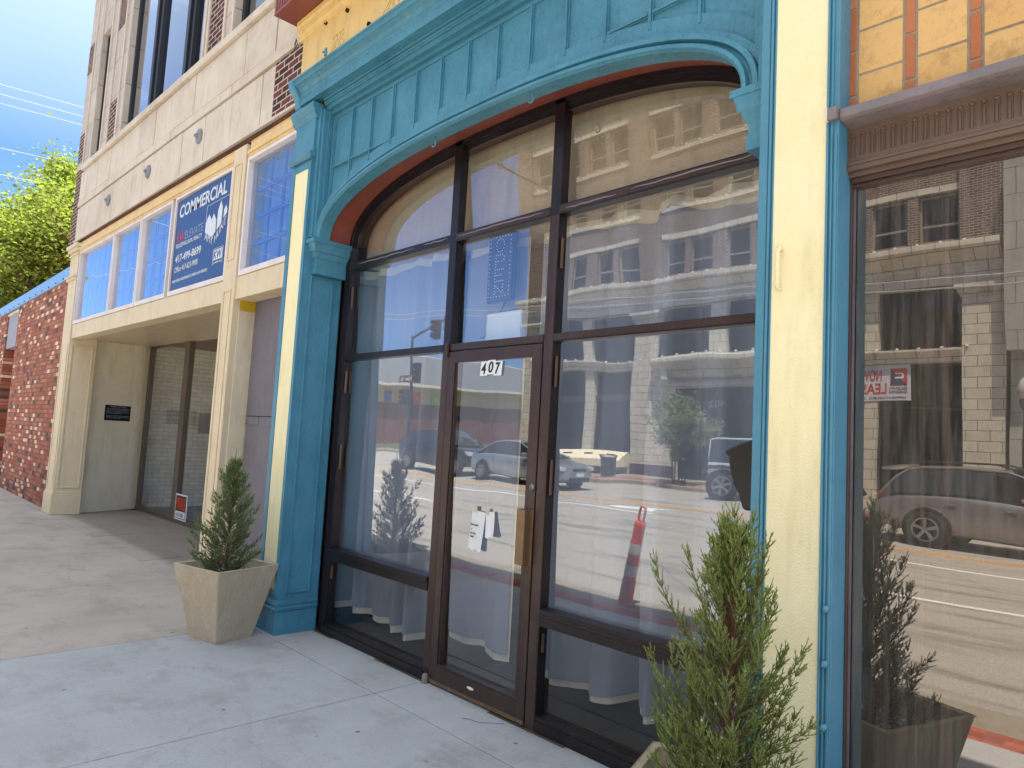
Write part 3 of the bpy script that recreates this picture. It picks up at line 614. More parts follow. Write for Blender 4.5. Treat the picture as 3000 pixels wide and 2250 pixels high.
# ================================================================== LIMESTONE BUILDING (left)
lb = thing('limestone_building', 'two storey limestone building with dark brick insets and cream shopfront', 'building', (-10, 0, 0))
def WP(v):
    x = min(v[0], -6.4); return (v[0], v[1], v[2]*(1+.0050*(-6.4-x)))
LM = lambda: MB(warp=WP)
ST = -.22
# stone courses
mb = LM(); random.seed(5)
def course(xa, xb, z0, z1, w, y=ST, ph=0., gap=.007, depth=.25):
    x = xa
    first = True
    while x < xb-.01:
        x2 = min(x+(w*ph if first and ph else w), xb); first = False
        mb.box(x+gap, x2-gap, y+random.uniform(-.003, .003), y+depth, z0+gap, z1-gap); x = x2
course(-14.3, -6.42, 4.545, 5.115, .76); course(-14.3, -5.66, 5.122, 5.245, 1.95, ST-.012, .5); course(-14.3, -5.66, 5.25, 5.755, .74, ph=.6)
mb.build('stone_course', M['lime'], lb, bevel=.004)
mb = LM(); x = -14.18
for k in range(6): mb.box(x+.004, min(x+1.7, -5.66)-.004, ST-.045, .2, 5.76, 5.85); x += 1.7
mb.build('window_sill', M['lime'], lb, bevel=.006)
LM().box(-14.72, -14.3, ST+.004, .2, 4.43, 5.85).build('brick_wall', M['dbrick'], lb); LM().box(-6.42, -5.66, ST+.004, .2, 4.545, 5.12).build('brick_wall', M['dbrick'], lb)
# upper wall between windows
wins = [(-13.75, -13.16, 5.85, 8.05), (-11.9, -8.56, 5.85, 9.6), (-7.6, -5.0, 5.85, 9.6)]
mb = LM(); facade(mb, lambda u, d, z: (u, ST+d, z), -14.72, -5.66, 5.85, 9.9, [w for w in wins[:2]]+[(-7.6, -5.66, 5.85, 9.6)], .2)
mb.build('upper_wall', terracotta('limestone_ashlar', 'xz', .9, .62, '#c9bba6', '#bdb0a0', '#7b7267', .006), lb)
for x0, x1, zs in ((-14.73, -14.32, ((5.98, 6.5), (7.6, 8.15), (9.1, 9.6))), (-12.72, -12.28, ((5.87, 6.55), (7.75, 8.4), (9.2, 9.8))), (-8.37, -7.92, ((5.87, 6.6), (7.7, 8.3)))):
    for z0, z1 in zs: LM().box(x0, x1, ST-.003, ST+.1, z0, z1).build('brick_inset', M['dbrick'], lb)
for x0, x1 in ((-14.29, -13.76), (-13.15, -12.73), (-12.27, -11.91), (-8.55, -8.38), (-7.91, -7.61)): LM().box(x0, x0+.05, ST-.02, ST, 5.85, 9.8).box(x1-.05, x1, ST-.02, ST, 5.85, 9.8).build('pier_edge', M['lime'], lb, bevel=.004)
M['bluegl'] = glass('upper_window_glass', 1.8, '#8899aa', wav=.03)
def upwin(x0, x1, z0, z1, muls):
    mb = LM(); mb.box(x0, x0+.07, -.15, 0, z0, z1).box(x1-.07, x1, -.15, 0, z0, z1).box(x0+.07, x1-.07, -.15, 0, z0, z0+.05).box(x0+.07, x1-.07, -.15, 0, z1-.07, z1)
    for a, b in muls: mb.box(a, b, -.17, 0, z0+.05, z1-.07).box((a+b)/2-.05, (a+b)/2+.05, -.2, -.17, z0+.05, z1-.07)
    w = mb.build('window', M['blackp'], lb, bevel=.004)
    LM().quad((x0, -.12, z0), (x1, -.12, z0), (x1, -.12, z1), (x0, -.12, z1)).build('pane', M['bluegl'], w)
    LM().quad((x0, .1, z0), (x1, .1, z0), (x1, .1, z1), (x0, .1, z1)).build('roller_blind', flat('blue_grey_blind', '#2c4268', .7), w)
upwin(-13.75, -13.16, 5.85, 8.05, []); upwin(-11.9, -8.56, 5.85, 9.6, [(-10.83, -10.5), (-9.42, -9.12)]); upwin(-7.6, -5.6, 5.85, 9.6, [])
LM().box(-14.72, -5.66, .2, 6.6, 3.0, 9.9).build('building_body', M['dbrick'], lb)
LM().box(-14.74, -14.62, .01, 6.6, 0, 4.4).build('side_wall', M['cream2'], lb)
# anchor plates
for x, z in ((-12.22, 4.88), (-10.26, 4.9), (-8.37, 4.9)):
    mb = LM(); mb.lathe([(0, -.03), (.06, -.024), (.085, -.016), (.092, -.006), (.092, 0)], x, ST-.005, 18, axis='y', cz=z); mb.lathe([(0, -.06), (.014, -.058), (.016, -.05), (.016, -.045), (.026, -.045), (.028, -.035), (.03, -.028)], x, ST-.005, 8, axis='y', cz=z)
    mb.build('anchor_plate', paint('zinc_grey', '#8f9092', '#7c7d80', .5, 60, .4, .4), lb)
# rusty lintel line and wood frieze
mb = LM(); mb.box(-14.3, -5.63, ST-.02, .1, 4.512, 4.54); mb.build('steel_lintel', M['lime'], lb)
mb = LM(); random.seed(9); n_ = 170; xs = [-14.3+8.67*i/n_ for i in range(n_+1)]; A, B, C_, D_ = [], [], [], []
for x in xs: b = 4.425+random.uniform(-.012, .01); A.append((x, ST-.0, 4.512)); B.append((x, ST+.04, 4.47)); C_.append((x, ST-.005, b))
mb.strip(A, B); mb.strip(B, C_); mb.build('rust_gap', M['rust'], lb)
mb = LM()
for z0, z1, d in ((4.27, 4.30, .03), (4.30, 4.325, .042), (4.325, 4.345, .035), (4.345, 4.43, .012), (4.43, 4.436, .02)): mb.box(-13.66, -7.17, ST-d, .0, z0, z1).box(-6.82, -5.6, ST-d, .0, z0, z1)
mb.build('frieze_board', M['creamy'], lb, bevel=.003)
# corner pilaster with capital, neck moulding, base
mb = LM(); FY_ = -.255
mb.box(-14.25, -13.69, FY_, .16, .0, 4.42)
for z0, z1, d in ((4.36, 4.42, .07), (4.30, 4.36, .045), (4.24, 4.27, .02), (3.86, 3.89, .055), (3.82, 3.86, .03)): mb.box(-14.25-d, -13.69+d, FY_-d, .1, z0, z1)
mb.box(-14.27, -13.665, FY_-.025, .158, 0, .33).box(-14.265, -13.678, FY_-.012, .157, .33, .365)
for y0, y1, x in ((-.22, .12, -13.69),):
    mb.box(x, x+.014, y0, y0+.03, .42, 2.75).box(x, x+.014, y1-.03, y1, .42, 2.75).box(x, x+.014, y0+.03, y1-.03, .42, .45).box(x, x+.014, y0+.03, y1-.03, 2.72, 2.75)
mb.box(-14.2, -14.16, FY_-.012, FY_, .42, 2.75).box(-13.78, -13.74, FY_-.012, FY_, .42, 2.75)
mb.build('pilaster', M['cream'], lb, bevel=.006)
mb = LM()
mb.box(-7.17, -6.865, FY_, -.0, .0, 4.42)
for z0, z1, d in ((.0, .22, .02), (.22, .26, .03)): mb.box(-7.17-d, -6.865, FY_-d, -.05, z0, z1)
for x0, x1, z0, z1 in ((-7.12, -6.93, 3.25, 4.25), (-7.12, -6.93, .5, 2.95)):
    mb.box(x0, x0+.02, FY_-.01, FY_, z0, z1).box(x1-.02, x1, FY_-.01, FY_, z0, z1).box(x0+.02, x1-.02, FY_-.01, FY_, z0, z0+.02).box(x0+.02, x1-.02, FY_-.01, FY_, z1-.02, z1)
mb.build('pilaster', M['cream'], lb, bevel=.006)
mb = LM(); mb.box(-7.17, -6.866, -.25, -.03, .02, 2.85); mb.box(-7.17, -6.858, -.19, -.025, 0, 2.852); mb.box(-7.17, -7.05, -.03, 1.3, 0, 3.1); mb.build('pier', M['cream2'], lb, bevel=.004)
LM().box(-6.857, -6.8545, -.19, -.03, 2.74, 2.85).build('yellow_primer_patch', flat('bright_yellow_primer', '#d9b21c', .6), lb)
# lintel board under the transoms
mb = LM(); mb.box(-13.66, -7.17, -.235, -.05, 2.84, 3.065).box(-6.865, -5.6, -.235, -.05, 2.84, 3.065)
mb.box(-6.865, -5.6, -.242, -.235, 2.84, 2.87)
mb.build('lintel', M['cream'], lb, bevel=.003)
mb = LM(); mb.quad((-13.9, -.2, 2.845), (-7.1, -.2, 2.845), (-7.1, 1.3, 2.92), (-14.5, 1.3, 2.92)); mb.build('soffit', paint('satin_cream_board', '#cdb896', '#c4ad8a', .35, 30, .2, .2), lb)
# transom windows
M['trgl'] = glass('transom_blue_glass', 1.8, '#c8dcf8', wav=.04, dust=.05)
M['film'] = flat('pale_blue_backing', '#8ab4e4', .8)
def transom(x0, x1, z0=3.125, z1=4.235, cols=0, rows=4, panel=False):
    mb = LM(); y0, y1 = -.245, -.15; w = .035
    mb.box(x0-w, x0, y0, y1, z0-w-.02, z1+w).box(x1, x1+w, y0, y1, z0-w-.02, z1+w).box(x0, x1, y0, y1, z0-w-.02, z0).box(x0, x1, y0, y1, z1, z1+w)
    wn = mb.build('transom_window', M['whitef'], lb, bevel=.003)
    if panel: return wn
    LM().quad((x0, -.19, z0), (x1, -.19, z0), (x1, -.19, z1), (x0, -.19, z1)).build('pane', M['trgl'], wn)
    mb = LM(); n_ = max(2, round((x1-x0)/.3))
    for i in range(1, n_): x = x0+(x1-x0)*i/n_; mb.box(x-.018, x+.018, -.14, -.12, z0, z1)
    for j in range(1, rows): z = z0+(z1-z0)*j/rows; mb.box(x0, x1, -.142, -.122, z-.018, z+.018)
    mb.build('inner_grid', flat('old_sash_grid', '#5580b4', .6), wn)
    LM().quad((x0-.02, -.05, z0-.02), (x1+.02, -.05, z0-.02), (x1+.02, -.05, z1+.02), (x0-.02, -.05, z1+.02)).build('backing', M['film'], wn)
transom(-13.62, -11.62); transom(-11.52, -10.30); transom(-10.2, -9.06); transom(-8.88, -7.22, panel=True); transom(-6.80, -5.62)
# recess: canted side wall, rear display window
rw = MB(); rw.prism([(-13.84, .165), (-13.7, .163), (-13.7, .162), (-14.4, .162), (-14.9, 1.25), (-14.33, 1.25)], 'z', 0, 3.2); rw.build('recess_wall', M['cream2'], lb)
mb = MB()
mb.box(-13.86, -13.83, .12, .17, 0, 2.98); mb.build('corner_bead', M['cream'], lb)
mb = MB()
mb.box(-14.33, -14.22, 1.2, 1.28, .06, 3.06).box(-12.42, -12.2, 1.19, 1.28, .06, 3.06).box(-14.33, -7.1, 1.19, 1.3, 0, .065).box(-14.33, -7.1, 1.2, 1.28, 3.0, 3.06).box(-10.3, -10.15, 1.2, 1.28, .06, 3.0)
mb.build('display_window', paint('olive_bronze_frame', '#5f564a', '#544b40', .4, 60, .15, .2), lb, bevel=.004)
M['disp'] = glass('display_glass', 1.3, '#f8f8f4', wav=.02, dust=.05)
MB().quad((-14.3, 1.24, .05), (-7.1, 1.24, .05), (-7.1, 1.24, 3.02), (-14.3, 1.24, 3.02)).build('glass_pane', M['disp'], lb)
mb = MB(); mb.quad((-14.6, 1.3, 0), (-14.6, 6.5, 0), (-14.6, 6.5, 3.3), (-14.6, 1.3, 3.3)); mb.box(-14.6, -14.56, 1.5, 6.5, 0, .28).box(-14.6, -14.54, 1.5, 6.5, 1.15, 1.28)
mb.build('inner_wall', M['whitebrick'], lb)
mb = MB(); facade(mb, lambda u, d, z: (u, 6.5+d, z), -14.6, -7, 0, 3.3, [(-14.3, -11, .5, 3.2), (-10.6, -7.4, .5, 3.2)], .2); mb.build('inner_wall', paint('white_wash', '#a8a598', '#9b988b', .8), lb)  # unseen rear openings, added to let daylight into the display room
MB().box(-14.558, -14.55, 2.3, 2.95, 1.45, 1.85).build('patch_board', M['grey'], lb)
MB().box(-14.6, -7, 1.3, 6.5, -.05, 0.001).build('inner_floor', paint('grey_floor_boards', '#7d7a73', '#6f6c66', .7), lb)
MB().box(-14.6, -7, 1.3, 6.5, 3.3, 3.4).build('inner_ceiling', M['whitef'], lb)
# grey boarded doorway
mb = LM(); mb.box(-6.866, -5.585, -.03, .1, 1.71, 2.9); mb.box(-6.835, -5.585, -.026, .1, 0, 1.705).box(-6.55, -5.585, -.035, -.026, 0, 1.6).box(-6.835, -6.56, -.033, -.026, 1.62, 1.70)
mb.build('boarded_doorway', M['grey'], lb, bevel=.003)
mb = LM(); mb.quad((-6.86, -.235, 2.842), (-5.59, -.235, 2.842), (-5.59, -.03, 2.86), (-6.86, -.03, 2.86)); mb.build('doorway_soffit', M['brownmetal'], lb)
# ---- signs on it
sg = thing('realty_sign', 'navy COMMERCIAL real estate sign filling one transom opening', 'sign', (-8.05, -.2, 3.12))
X0, X1, Z0, Z1 = -8.88, -7.22, 3.125*1.0105, 4.235*1.0065
nav = flat('navy_sign_face', '#1f3f74', .35); wht = flat('white_vinyl', '#dfe3ea', .5); rdv = flat('red_vinyl', '#d0455c', .5); lbv = flat('pale_blue_vinyl', '#8ba2c8', .5)
MB().box(X0, X1, -.225, -.2, Z0, Z1).build('panel', nav, sg)
def stx(b, u, v, w, h, mt=wht, nm='lettering', bold=0, sh=0):  # u,v,w,h as fractions of the sign
    text(b, nm, mt, sg, (X0+(X1-X0)*u, -.227, Z0+(Z1-Z0)*v), (X1-X0)*w, (Z1-Z0)*h, font_bold=bold, shear=sh)
stx('COMMERCIAL', .06, .80, .86, .14, bold=.02); stx('k', .05, .535, .06, .115, rdv, sh=.2); stx('w', .115, .535, .09, .085, rdv, sh=.2); stx('ELEVATE', .215, .535, .34, .085, lbv)
stx('KELLERWILLIAMS. REALTY', .045, .47, .5, .045, wht); stx('417-499-8699', .06, .305, .49, .085, bold=.015); stx('Office 417-623-9900', .06, .2, .45, .06); stx('EACH OFFICE IS INDEPENDENTLY OWNED AND OPERATED', .04, .09, .66, .03, bold=.01)
def sp(pts): return [(X0+(X1-X0)*u, Z0+(Z1-Z0)*v) for u, v in pts]
lg = MB()
lg.prism(sp([(.60, .50), (.60, .60), (.65, .67), (.70, .60), (.73, .655), (.78, .58), (.78, .46), (.73, .42)]), 'y', -.229, -.2255)
lg.prism(sp([(.80, .47), (.80, .66), (.84, .75), (.87, .68), (.87, .52)]), 'y', -.229, -.2255); lg.prism(sp([(.90, .56), (.90, .64), (.925, .68), (.95, .64), (.95, .6)]), 'y', -.229, -.2255)
def frame2(mb, u0, u1, v0, v1, t=.004):
    a, b = X0+(X1-X0)*u0, X0+(X1-X0)*u1; c, d = Z0+(Z1-Z0)*v0, Z0+(Z1-Z0)*v1
    mb.box(a, b, -.229, -.2255, d-t, d).box(a, a+t, -.229, -.2255, c, d-t).box(b-t, b, -.229, -.2255, c, d-t)
frame2(lg, .60, .985, .62, .77); lg.build('house_emblem', wht, sg)
text('AMY', 'lettering', wht, sg, (X0+(X1-X0)*.60, -.227, Z0+(Z1-Z0)*.43), .27, .09, xdir=(1, 0, -.42))
text('HUNT', 'lettering', wht, sg, (X0+(X1-X0)*.775, -.227, Z0+(Z1-Z0)*.345), .33, .085, xdir=(1, 0, .6))
k = MB(); a, b, c, d = X0+(X1-X0)*.79, X0+(X1-X0)*.93, Z0+(Z1-Z0)*.17, Z0+(Z1-Z0)*.27; k.box(a, b, -.229, -.2255, c, d); frame2(k, .78, .94, .12, .285, .003); k.build('emblem_box', wht, sg)
text('KW', 'lettering', nav, sg, (a+.015, -.2305, c+.012), b-a-.03, d-c-.025); text('COMMERCIAL', 'lettering', wht, sg, (a, -.227, Z0+(Z1-Z0)*.135), b-a, .02)
dv = Vector((-.48, 1.07, 0)).normalized(); nv = Vector((dv.y, -dv.x, 0)); pl = thing('bronze_plaque', 'small black history plaque on the cream recess wall', 'plaque', (-13.98, .45, 1.6))
o = Vector((-13.98, .45, 1.605))+nv*.012; mb = MB(); w_ = .515
mb.add([tuple(o+dv*a+Vector((0, 0, z))+nv*e) for e in (-.014, .004) for a, z in ((0, 0), (w_, 0), (w_, .275), (0, .275))], [(0, 1, 2, 3), (4, 5, 6, 7), (0, 1, 5, 4), (1, 2, 6, 5), (2, 3, 7, 6), (3, 0, 4, 7)]); mb.build('plate', M['matte'], pl)
silv = flat('silver_letter', '#9aa0a6', .4); o2 = o+nv*.005
text('QUINBY BUILDING', 'lettering', silv, pl, o2+dv*.09+Vector((0, 0, .235)), .33, .02, xdir=dv)
for i, ln in enumerate(('BUILT IN 1898 BY THOMAS CUNNINGHAM TO', 'HOUSE THE CUNNINGHAM NATIONAL BANK,', 'PRESENT FACADE REPLACED A TOWER', 'AND ARTICULATED WHEN THE NAME WAS', 'CHANGED TO THE QUINBY BUILDING', '', 'PARTIAL FACADE RESTORATION WAS MADE', 'POSSIBLE IN 1985 BY A GRANT FROM THE', 'JOPLIN HERITAGE TRUST')):
    if ln: text(ln, 'lettering', silv, pl, o2+dv*.03+Vector((0, 0, .21-.0215*i)), .45 if i not in (4, 8) else .3, .0105, xdir=dv)
fs = thing('for_sale_sign', 'orange and black FOR SALE card leaning inside the display window', 'sign', (-11.9, 1.18, .07))
MB().box(-12.14, -11.62, 1.17, 1.176, .07, .48).build('card', M['white'], fs); MB().box(-12.11, -11.65, 1.166, 1.1695, .21, .455).box(-12.11, -11.65, 1.166, 1.1695, .092, .1).box(-12.11, -12.102, 1.166, 1.1695, .1, .21).box(-11.658, -11.65, 1.166, 1.1695, .1, .21).build('black_field', M['black'], fs)
orng = flat('fluorescent_orange', '#e8482a', .6); text('FOR SALE', 'lettering', orng, fs, (-12.09, 1.165, .235), .42, .19, font_bold=.02)
text('417 850', 'lettering', flat('faded_marker', '#8a94a8', .8), fs, (-12.05, 1.1655, .12), .3, .06)
# ================================================================== LOW BRICK BUILDING (far left)
b1 = thing('low_brick_building', 'single storey mixed red brick building with pale blue metal coping', 'building', (-19, 0, 0))
for a, b in ((-19.4, -14.3), (-31, -20.85)): MB().box(a, b, -.18, 0, -.05, 4.13).box(a+.01, min(b, -14.76), 0.001, 9, -.05, 4.12).build('brick_wall', M['mixbrick'], b1)
mb = MB(); mb.box(-20.85, -19.4, .55, 9, -.05, 4.13); mb.build('recessed_wall', M['mixbrick'], b1)
MB().box(-20.845, -19.403, -.15, .5, 3.2, 3.99).build('grey_panel', paint('pale_grey_panel', '#9b9aa3', '#8f8e97', .6, 20, .2, .2), b1)
MB().box(-20.845, -19.403, -.178, .5, 3.995, 4.05).build('panel_soffit', M['cream2'], b1)
mb = MB(); xs = [-31, -26.2, -21.6, -17.75, -14.36]
for a, b in zip(xs, xs[1:]): mb.prism([(-.215, 4.07), (-.232, 4.075), (-.228, 4.29), (-.2, 4.30), (.3, 4.33), (.3, 4.1)], 'x', a+.008, b-.004)
mb.build('coping', paint('pale_blue_metal', '#8fb4d6', '#86abd0', .35, 3, .3, .1, .2, metal=.3), b1)
for i in range(12): MB().lathe([(0, -.012), (.018, -.008), (.02, 0)], -14.8-i*.62, -.233, 8, axis='y', cz=4.115).build('screw_head', M['blackp'], b1)
mb = MB(); mb.lathe([(.11, 4.1), (.10, 5.05), (.14, 5.06), (.14, 5.12), (.03, 5.26), (0, 5.27)], -26.7, 1.0, 14); mb.build('roof_vent', M['steel'], b1)
# ================================================================== RIGHT-HAND TILED BUILDING
rb = thing('tiled_shopfront', 'shopfront with tan and orange tiles above a brown pressed metal band', 'building', (0, 0, 0))
TY = -.25
mb = MB()
nx = 14
for i in range(nx):
    x0 = -1.0+.2055*i
    mb.cur = 0
    for j in range(12):
        z0 = 2.884+.1765*j; mb.box(x0, x0+.155, TY, TY+.03, z0+.0045, z0+.172)
    mb.cur = 1
    for j in range(12):
        z0 = 2.805+.1765*j; mb.box(x0-.0415, x0-.0085, TY, TY+.03, z0+.0045, z0+.172)
mb.cur = 2; mb.box(-1.045, 2.0, TY+.004, TY+.2, 2.8, 4.95)
mb.build('tile_panel', [M['tan'], M['orange'], M['mortar']], rb, bevel=.003)
mb = MB(); mb.prism([(-.25, 2.912), (-.345, 2.90), (-.352, 2.862), (-.335, 2.855), (-.27, 2.85), (-.25, 2.85)], 'x', -1.031, 2); mb.box(-1.066, -1.0315, -.372, -.346, 2.855, 2.905); mb.build('flashing', M['flash'], rb, bevel=.003)
MB().box(-1.069, -1.0662, -.374, -.346, 2.853, 2.907).build('flashing_end', M['whitef'], rb)
mb = MB(); mb.box(-1.045, 2, -.262, -.1, 2.705, 2.855)
for i in range(60):
    x = -1.012+i*.0355
    mb.box(x-.010, x-.007, -.268, -.262, 2.735, 2.822).box(x+.007, x+.010, -.268, -.262, 2.735, 2.822).box(x-.004, x+.004, -.2655, -.262, 2.735, 2.80); mb.lathe([(0, -.008), (.006, -.006), (.008, 0)], x, -.262, 10, axis='y', cz=2.818)
mb.box(-1.045, 2, -.272, -.262, 2.70, 2.712).box(-1.045, 2, -.268, -.1, 2.68, 2.70).box(-1.045, 2, -.25, -.1, 2.661, 2.68)
mb.build('pressed_metal_band', M['brownmetal'], rb, bevel=.0015)
mb = MB(); mb.box(-1.06, -1.045, -.248, -.19, 0, 2.66).box(-1.045, -1.033, -.24, -.19, 0, 2.66).box(-1.033, -1.024, -.23, -.19, 0, 2.66).box(-1.024, 2, -.24, -.19, 2.64, 2.66).box(-1.024, 2, -.228, -.19, 2.626, 2.64).box(-1.024, 2, -.225, -.19, 0, .12)
mb.build('window_frame', paint('brown_window_frame', '#4a352e', '#3d2c27', .4, 80, .25, .3, .1), rb, bevel=.002)
MB().box(-1.0235, -1.017, -.216, -.195, .12, 2.625).build('glazing_gasket', paint('grey_gasket', '#6d6670', '#58535c', .6), rb)
MB().box(-1.0165, -1.013, -.206, -.195, .12, 2.625).build('torn_gasket', M['black'], rb)
pane(-1.02, 2.0, .12, 2.626, G['brown'], .003, -.2, rb)
mb = MB(); mb.box(-1.05, 2, 0, .15, -.1, 0); mb.box(-1.05, 2, .9, 5, -.1, .02).quad((-1.04, 2.5, 0), (2.2, 2.5, 0), (2.2, 2.5, 3), (-1.04, 2.5, 3)).quad((-1.04, .1, 0), (-1.04, 3.5, 0), (-1.04, 3.5, 3), (-1.04, .1, 3)).quad((-1.04, -.1, 2.7), (2.2, -.1, 2.7), (2.2, 3.5, 2.7), (-1.04, 3.5, 2.7))
mb.build('interior', paint('brown_interior', '#5a453a', '#4a382f', .8), rb)
MB().box(-1.0, 2, -.05, 6, 5.0, 6.4).box(2.0, 2.3, -.24, 6, 0, 6.4).build('building_body', M['dbrick'], rb)
st2 = paint('drip_stained_blind', '#5a3f33', '#4b352b', .85, 20, .2, .5)
vp_ = paint('varnished_post', '#8a6a40', '#7a5a34', .6)
for x, w_ in ((-.86, .014), (-.785, .02)): MB().box(x, x+w_, .02, .03, .1, 2.6).build('interior_post', vp_, rb)
# ================================================================== SMALL THINGS AT THE SHOPFRONT
def planter(cx, cy, rz, label, h=.545, a=.276, b=.162):
    t = thing('planter', label, 'planter', (cx, cy, 0), rz, 'square tapered concrete planters')
    n = 4
    def ring(s, z, jit=.0): return [(x*s, y*s, z) for x, y in ((-1, -1), (1, -1), (1, 1), (-1, 1))]
    levels = [(b-.004, 0), (b, .012)] + [(b+(a-b)*k/6, h*k/6*.985+.012) for k in range(1, 7)]+[(a+.003, h)]
    mb = MB(); L = [ring(s, z) for s, z in levels]; inner = [ring(a-.028, h), ring(a-.03, h-.02), ring(a-.045, h-.09)]
    for A, B in zip(L+inner, (L+inner)[1:]): mb.strip(A, B, True)
    mb.add(ring(b-.004, 0), [(0, 1, 2, 3)])
    n_ = NT('cast_stone'); v = n_.coord(); f = n_.noise(n_.coord(None, (1, 1, .45)), 16, 8, .8); col = n_.mix(n_.ramp(f, [(.35, 0.), (.7, 1.)]), '#cdbda0', '#bbab8e'); g2 = n_.noise(v, 7, 7, .75)
    col = n_.mix(n_.math('MULTIPLY', n_.ramp(g2, [(.53, 0.), (.72, 1.)]), .6), col, '#e2d8c6'); g3 = n_.noise(v, 60, 3, .6); col = n_.mix(n_.math('MULTIPLY', n_.ramp(g3, [(.72, 0.), (.76, 1.)]), .5), col, '#5b4a3a')
    h_ = n_.noise(n_.coord(None, (1.6, 1.6, .55)), 34, 6, .7); mat = n_.bsdf(col, .75, 0, n_.bump(h_, 1., .02), .35)
    mb.build('pot', mat, t, local=True, bevel=.012)
    MB().add(ring(a-.045, h-.1), [(0, 1, 2, 3)]).build('soil', paint('dark_soil', '#3b2f26', '#2c231c', 1), t, local=True)
    mb = MB(); random.seed(int(cx*100))
    for i in range(420):
        x, y = random.uniform(-a+.055, a-.055), random.uniform(-a+.055, a-.055); s_ = random.uniform(.006, .014); z = h-.092+random.uniform(0, .012)
        P = [(x+s_*random.uniform(.7, 1.3)*math.cos(q), y+s_*random.uniform(.7, 1.3)*math.sin(q), z+random.uniform(-.003, .003)) for q in [k*1.2566 for k in range(5)]]
        k = len(mb.v); mb.add(P+[(x, y, z+s_*.8)], [(j, (j+1) % 5, 5) for j in range(5)])
    mb.build('pebbles', paint('pale_pebbles', '#b9bcc0', '#8d9196', .6), t, local=True, kind='stuff')
    return t
planter(-5.44, -.68, R(14), 'beige cast stone planter on the pavement by the left blue pilaster, pebbles on top')
planter(-1.17, -.87, R(18.5), 'beige planter mostly below the picture edge, holding the larger juniper', h=.53)
def junmat(nm, tips, mid, deep):
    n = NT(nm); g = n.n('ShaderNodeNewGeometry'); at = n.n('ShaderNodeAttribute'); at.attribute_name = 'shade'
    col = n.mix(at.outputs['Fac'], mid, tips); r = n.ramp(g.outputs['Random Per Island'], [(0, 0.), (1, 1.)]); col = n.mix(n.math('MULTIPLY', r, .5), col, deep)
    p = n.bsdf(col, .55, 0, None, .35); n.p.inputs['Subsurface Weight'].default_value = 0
    return p
def juniper(name, label, cx, cy, z0, H, prof, nb, seed, mat, tl=.022, up=.75, fan=1., tw=24, berries=0, leaders=(), reach=None, nw=.0013):
    """trunk, up-swept limbs, sprays of short scale-leaf twigs. prof(f)->radius at height fraction f"""
    random.seed(seed); t = thing(name, label, 'juniper', (cx, cy, z0), 0, 'potted junipers either side of the shopfront')
    wood = MB(); V = []; F = []; SH = []
    def needle(p, d, L, w, sh):
        d = d.normalized(); a = d.orthogonal().normalized(); b = d.cross(a); q = random.uniform(0, 6.28); k = len(V)
        for j in range(3):
            t_ = q+j*2.094; V.append(tuple(p+(a*math.cos(t_)+b*math.sin(t_))*w))
        m_ = p+d*L*.55
        for j in range(3):
            t_ = q+j*2.094; V.append(tuple(m_+(a*math.cos(t_)+b*math.sin(t_))*w*.95))
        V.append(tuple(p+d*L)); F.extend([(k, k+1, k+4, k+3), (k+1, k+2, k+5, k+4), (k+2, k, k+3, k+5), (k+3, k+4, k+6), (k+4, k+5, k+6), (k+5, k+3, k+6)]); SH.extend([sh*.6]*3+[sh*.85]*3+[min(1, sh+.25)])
    def spray(p, d, L, sh):   # a twig with alternating scale-leaf branchlets
        d = d.normalized(); n_ = max(3, int(L/.0095)); q = Vector(p); side = d.orthogonal().normalized()
        side = (side*math.cos(random.uniform(0, 6.28))+d.cross(side)*math.sin(random.uniform(0, 6.28))).normalized()
        for i in range(n_):
            f = i/n_; needle(q, d, L/n_*1.5, nw*1.25, sh*(.55+.45*f))
            s_ = side if i % 2 else -side; s_ = (s_+d.cross(side)*random.uniform(-.6, .6)).normalized()
            needle(q, (d*1.15+s_*.8+Vector((0, 0, .25))), tl*(1-.55*f)*random.uniform(.6, 1.25), nw, sh*(.6+.4*f)+.1)
            q = q+d*L/n_; d = (d+Vector((random.uniform(-.1, .1), random.uniform(-.1, .1), .05))).normalized()
    def limb(p, d, L, r, sh):
        n_ = max(4, int(L/.035)); q = Vector(p); P = [tuple(q)]; d = d.normalized()
        for i in range(n_):
            d = (d+Vector((random.uniform(-.10, .10), random.uniform(-.10, .10), .13*up))).normalized(); q = q+d*L/n_; P.append(tuple(q)); f = (i+1)/n_
            if f > .22:
                for k in range(4 if f < .85 else 6):
                    a = d.orthogonal().normalized(); th = random.uniform(0, 6.28); s_ = a*math.cos(th)+d.cross(a)*math.sin(th)
                    spray(q, d*1.0+s_*random.uniform(.45, .95)*fan+Vector((0, 0, .25)), random.uniform(.035, .085)*(1.15-.45*f), min(1, sh+.35*f))
        spray(q, d, .06, min(1, sh+.4)); wood.tube(P, [r*(1-.8*i/n_) for i in range(n_+1)], 5)
    lean = Vector((random.uniform(-.02, .02), 0, 0)); T = [(lean.x*f*H, .0, f*H) for f in [i/10 for i in range(11)]]
    T = [(x+random.uniform(-.006, .006), y+random.uniform(-.006, .006), z) for x, y, z in T]; wood.tube(T, [.012*(1-.85*i/10)+.001 for i in range(11)], 7)
    for i in range(nb):
        f = (i+.5)/nb; f = f**1.25; z = f*H; rad = prof(f); th = i*2.399+random.uniform(-.3, .3); rl = rad*random.uniform(.5, 1.3); el = .35+.9*f+random.uniform(-.15, .3)
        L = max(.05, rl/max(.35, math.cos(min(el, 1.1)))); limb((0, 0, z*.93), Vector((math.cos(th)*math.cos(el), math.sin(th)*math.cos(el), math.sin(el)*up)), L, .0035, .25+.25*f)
    for (x, y, z, dx, dy, dz, L) in leaders: limb((x, y, z), Vector((dx, dy, dz)), L, .004, .45)
    spray(Vector(T[-1]), Vector((0, 0, 1)), .09, .9)
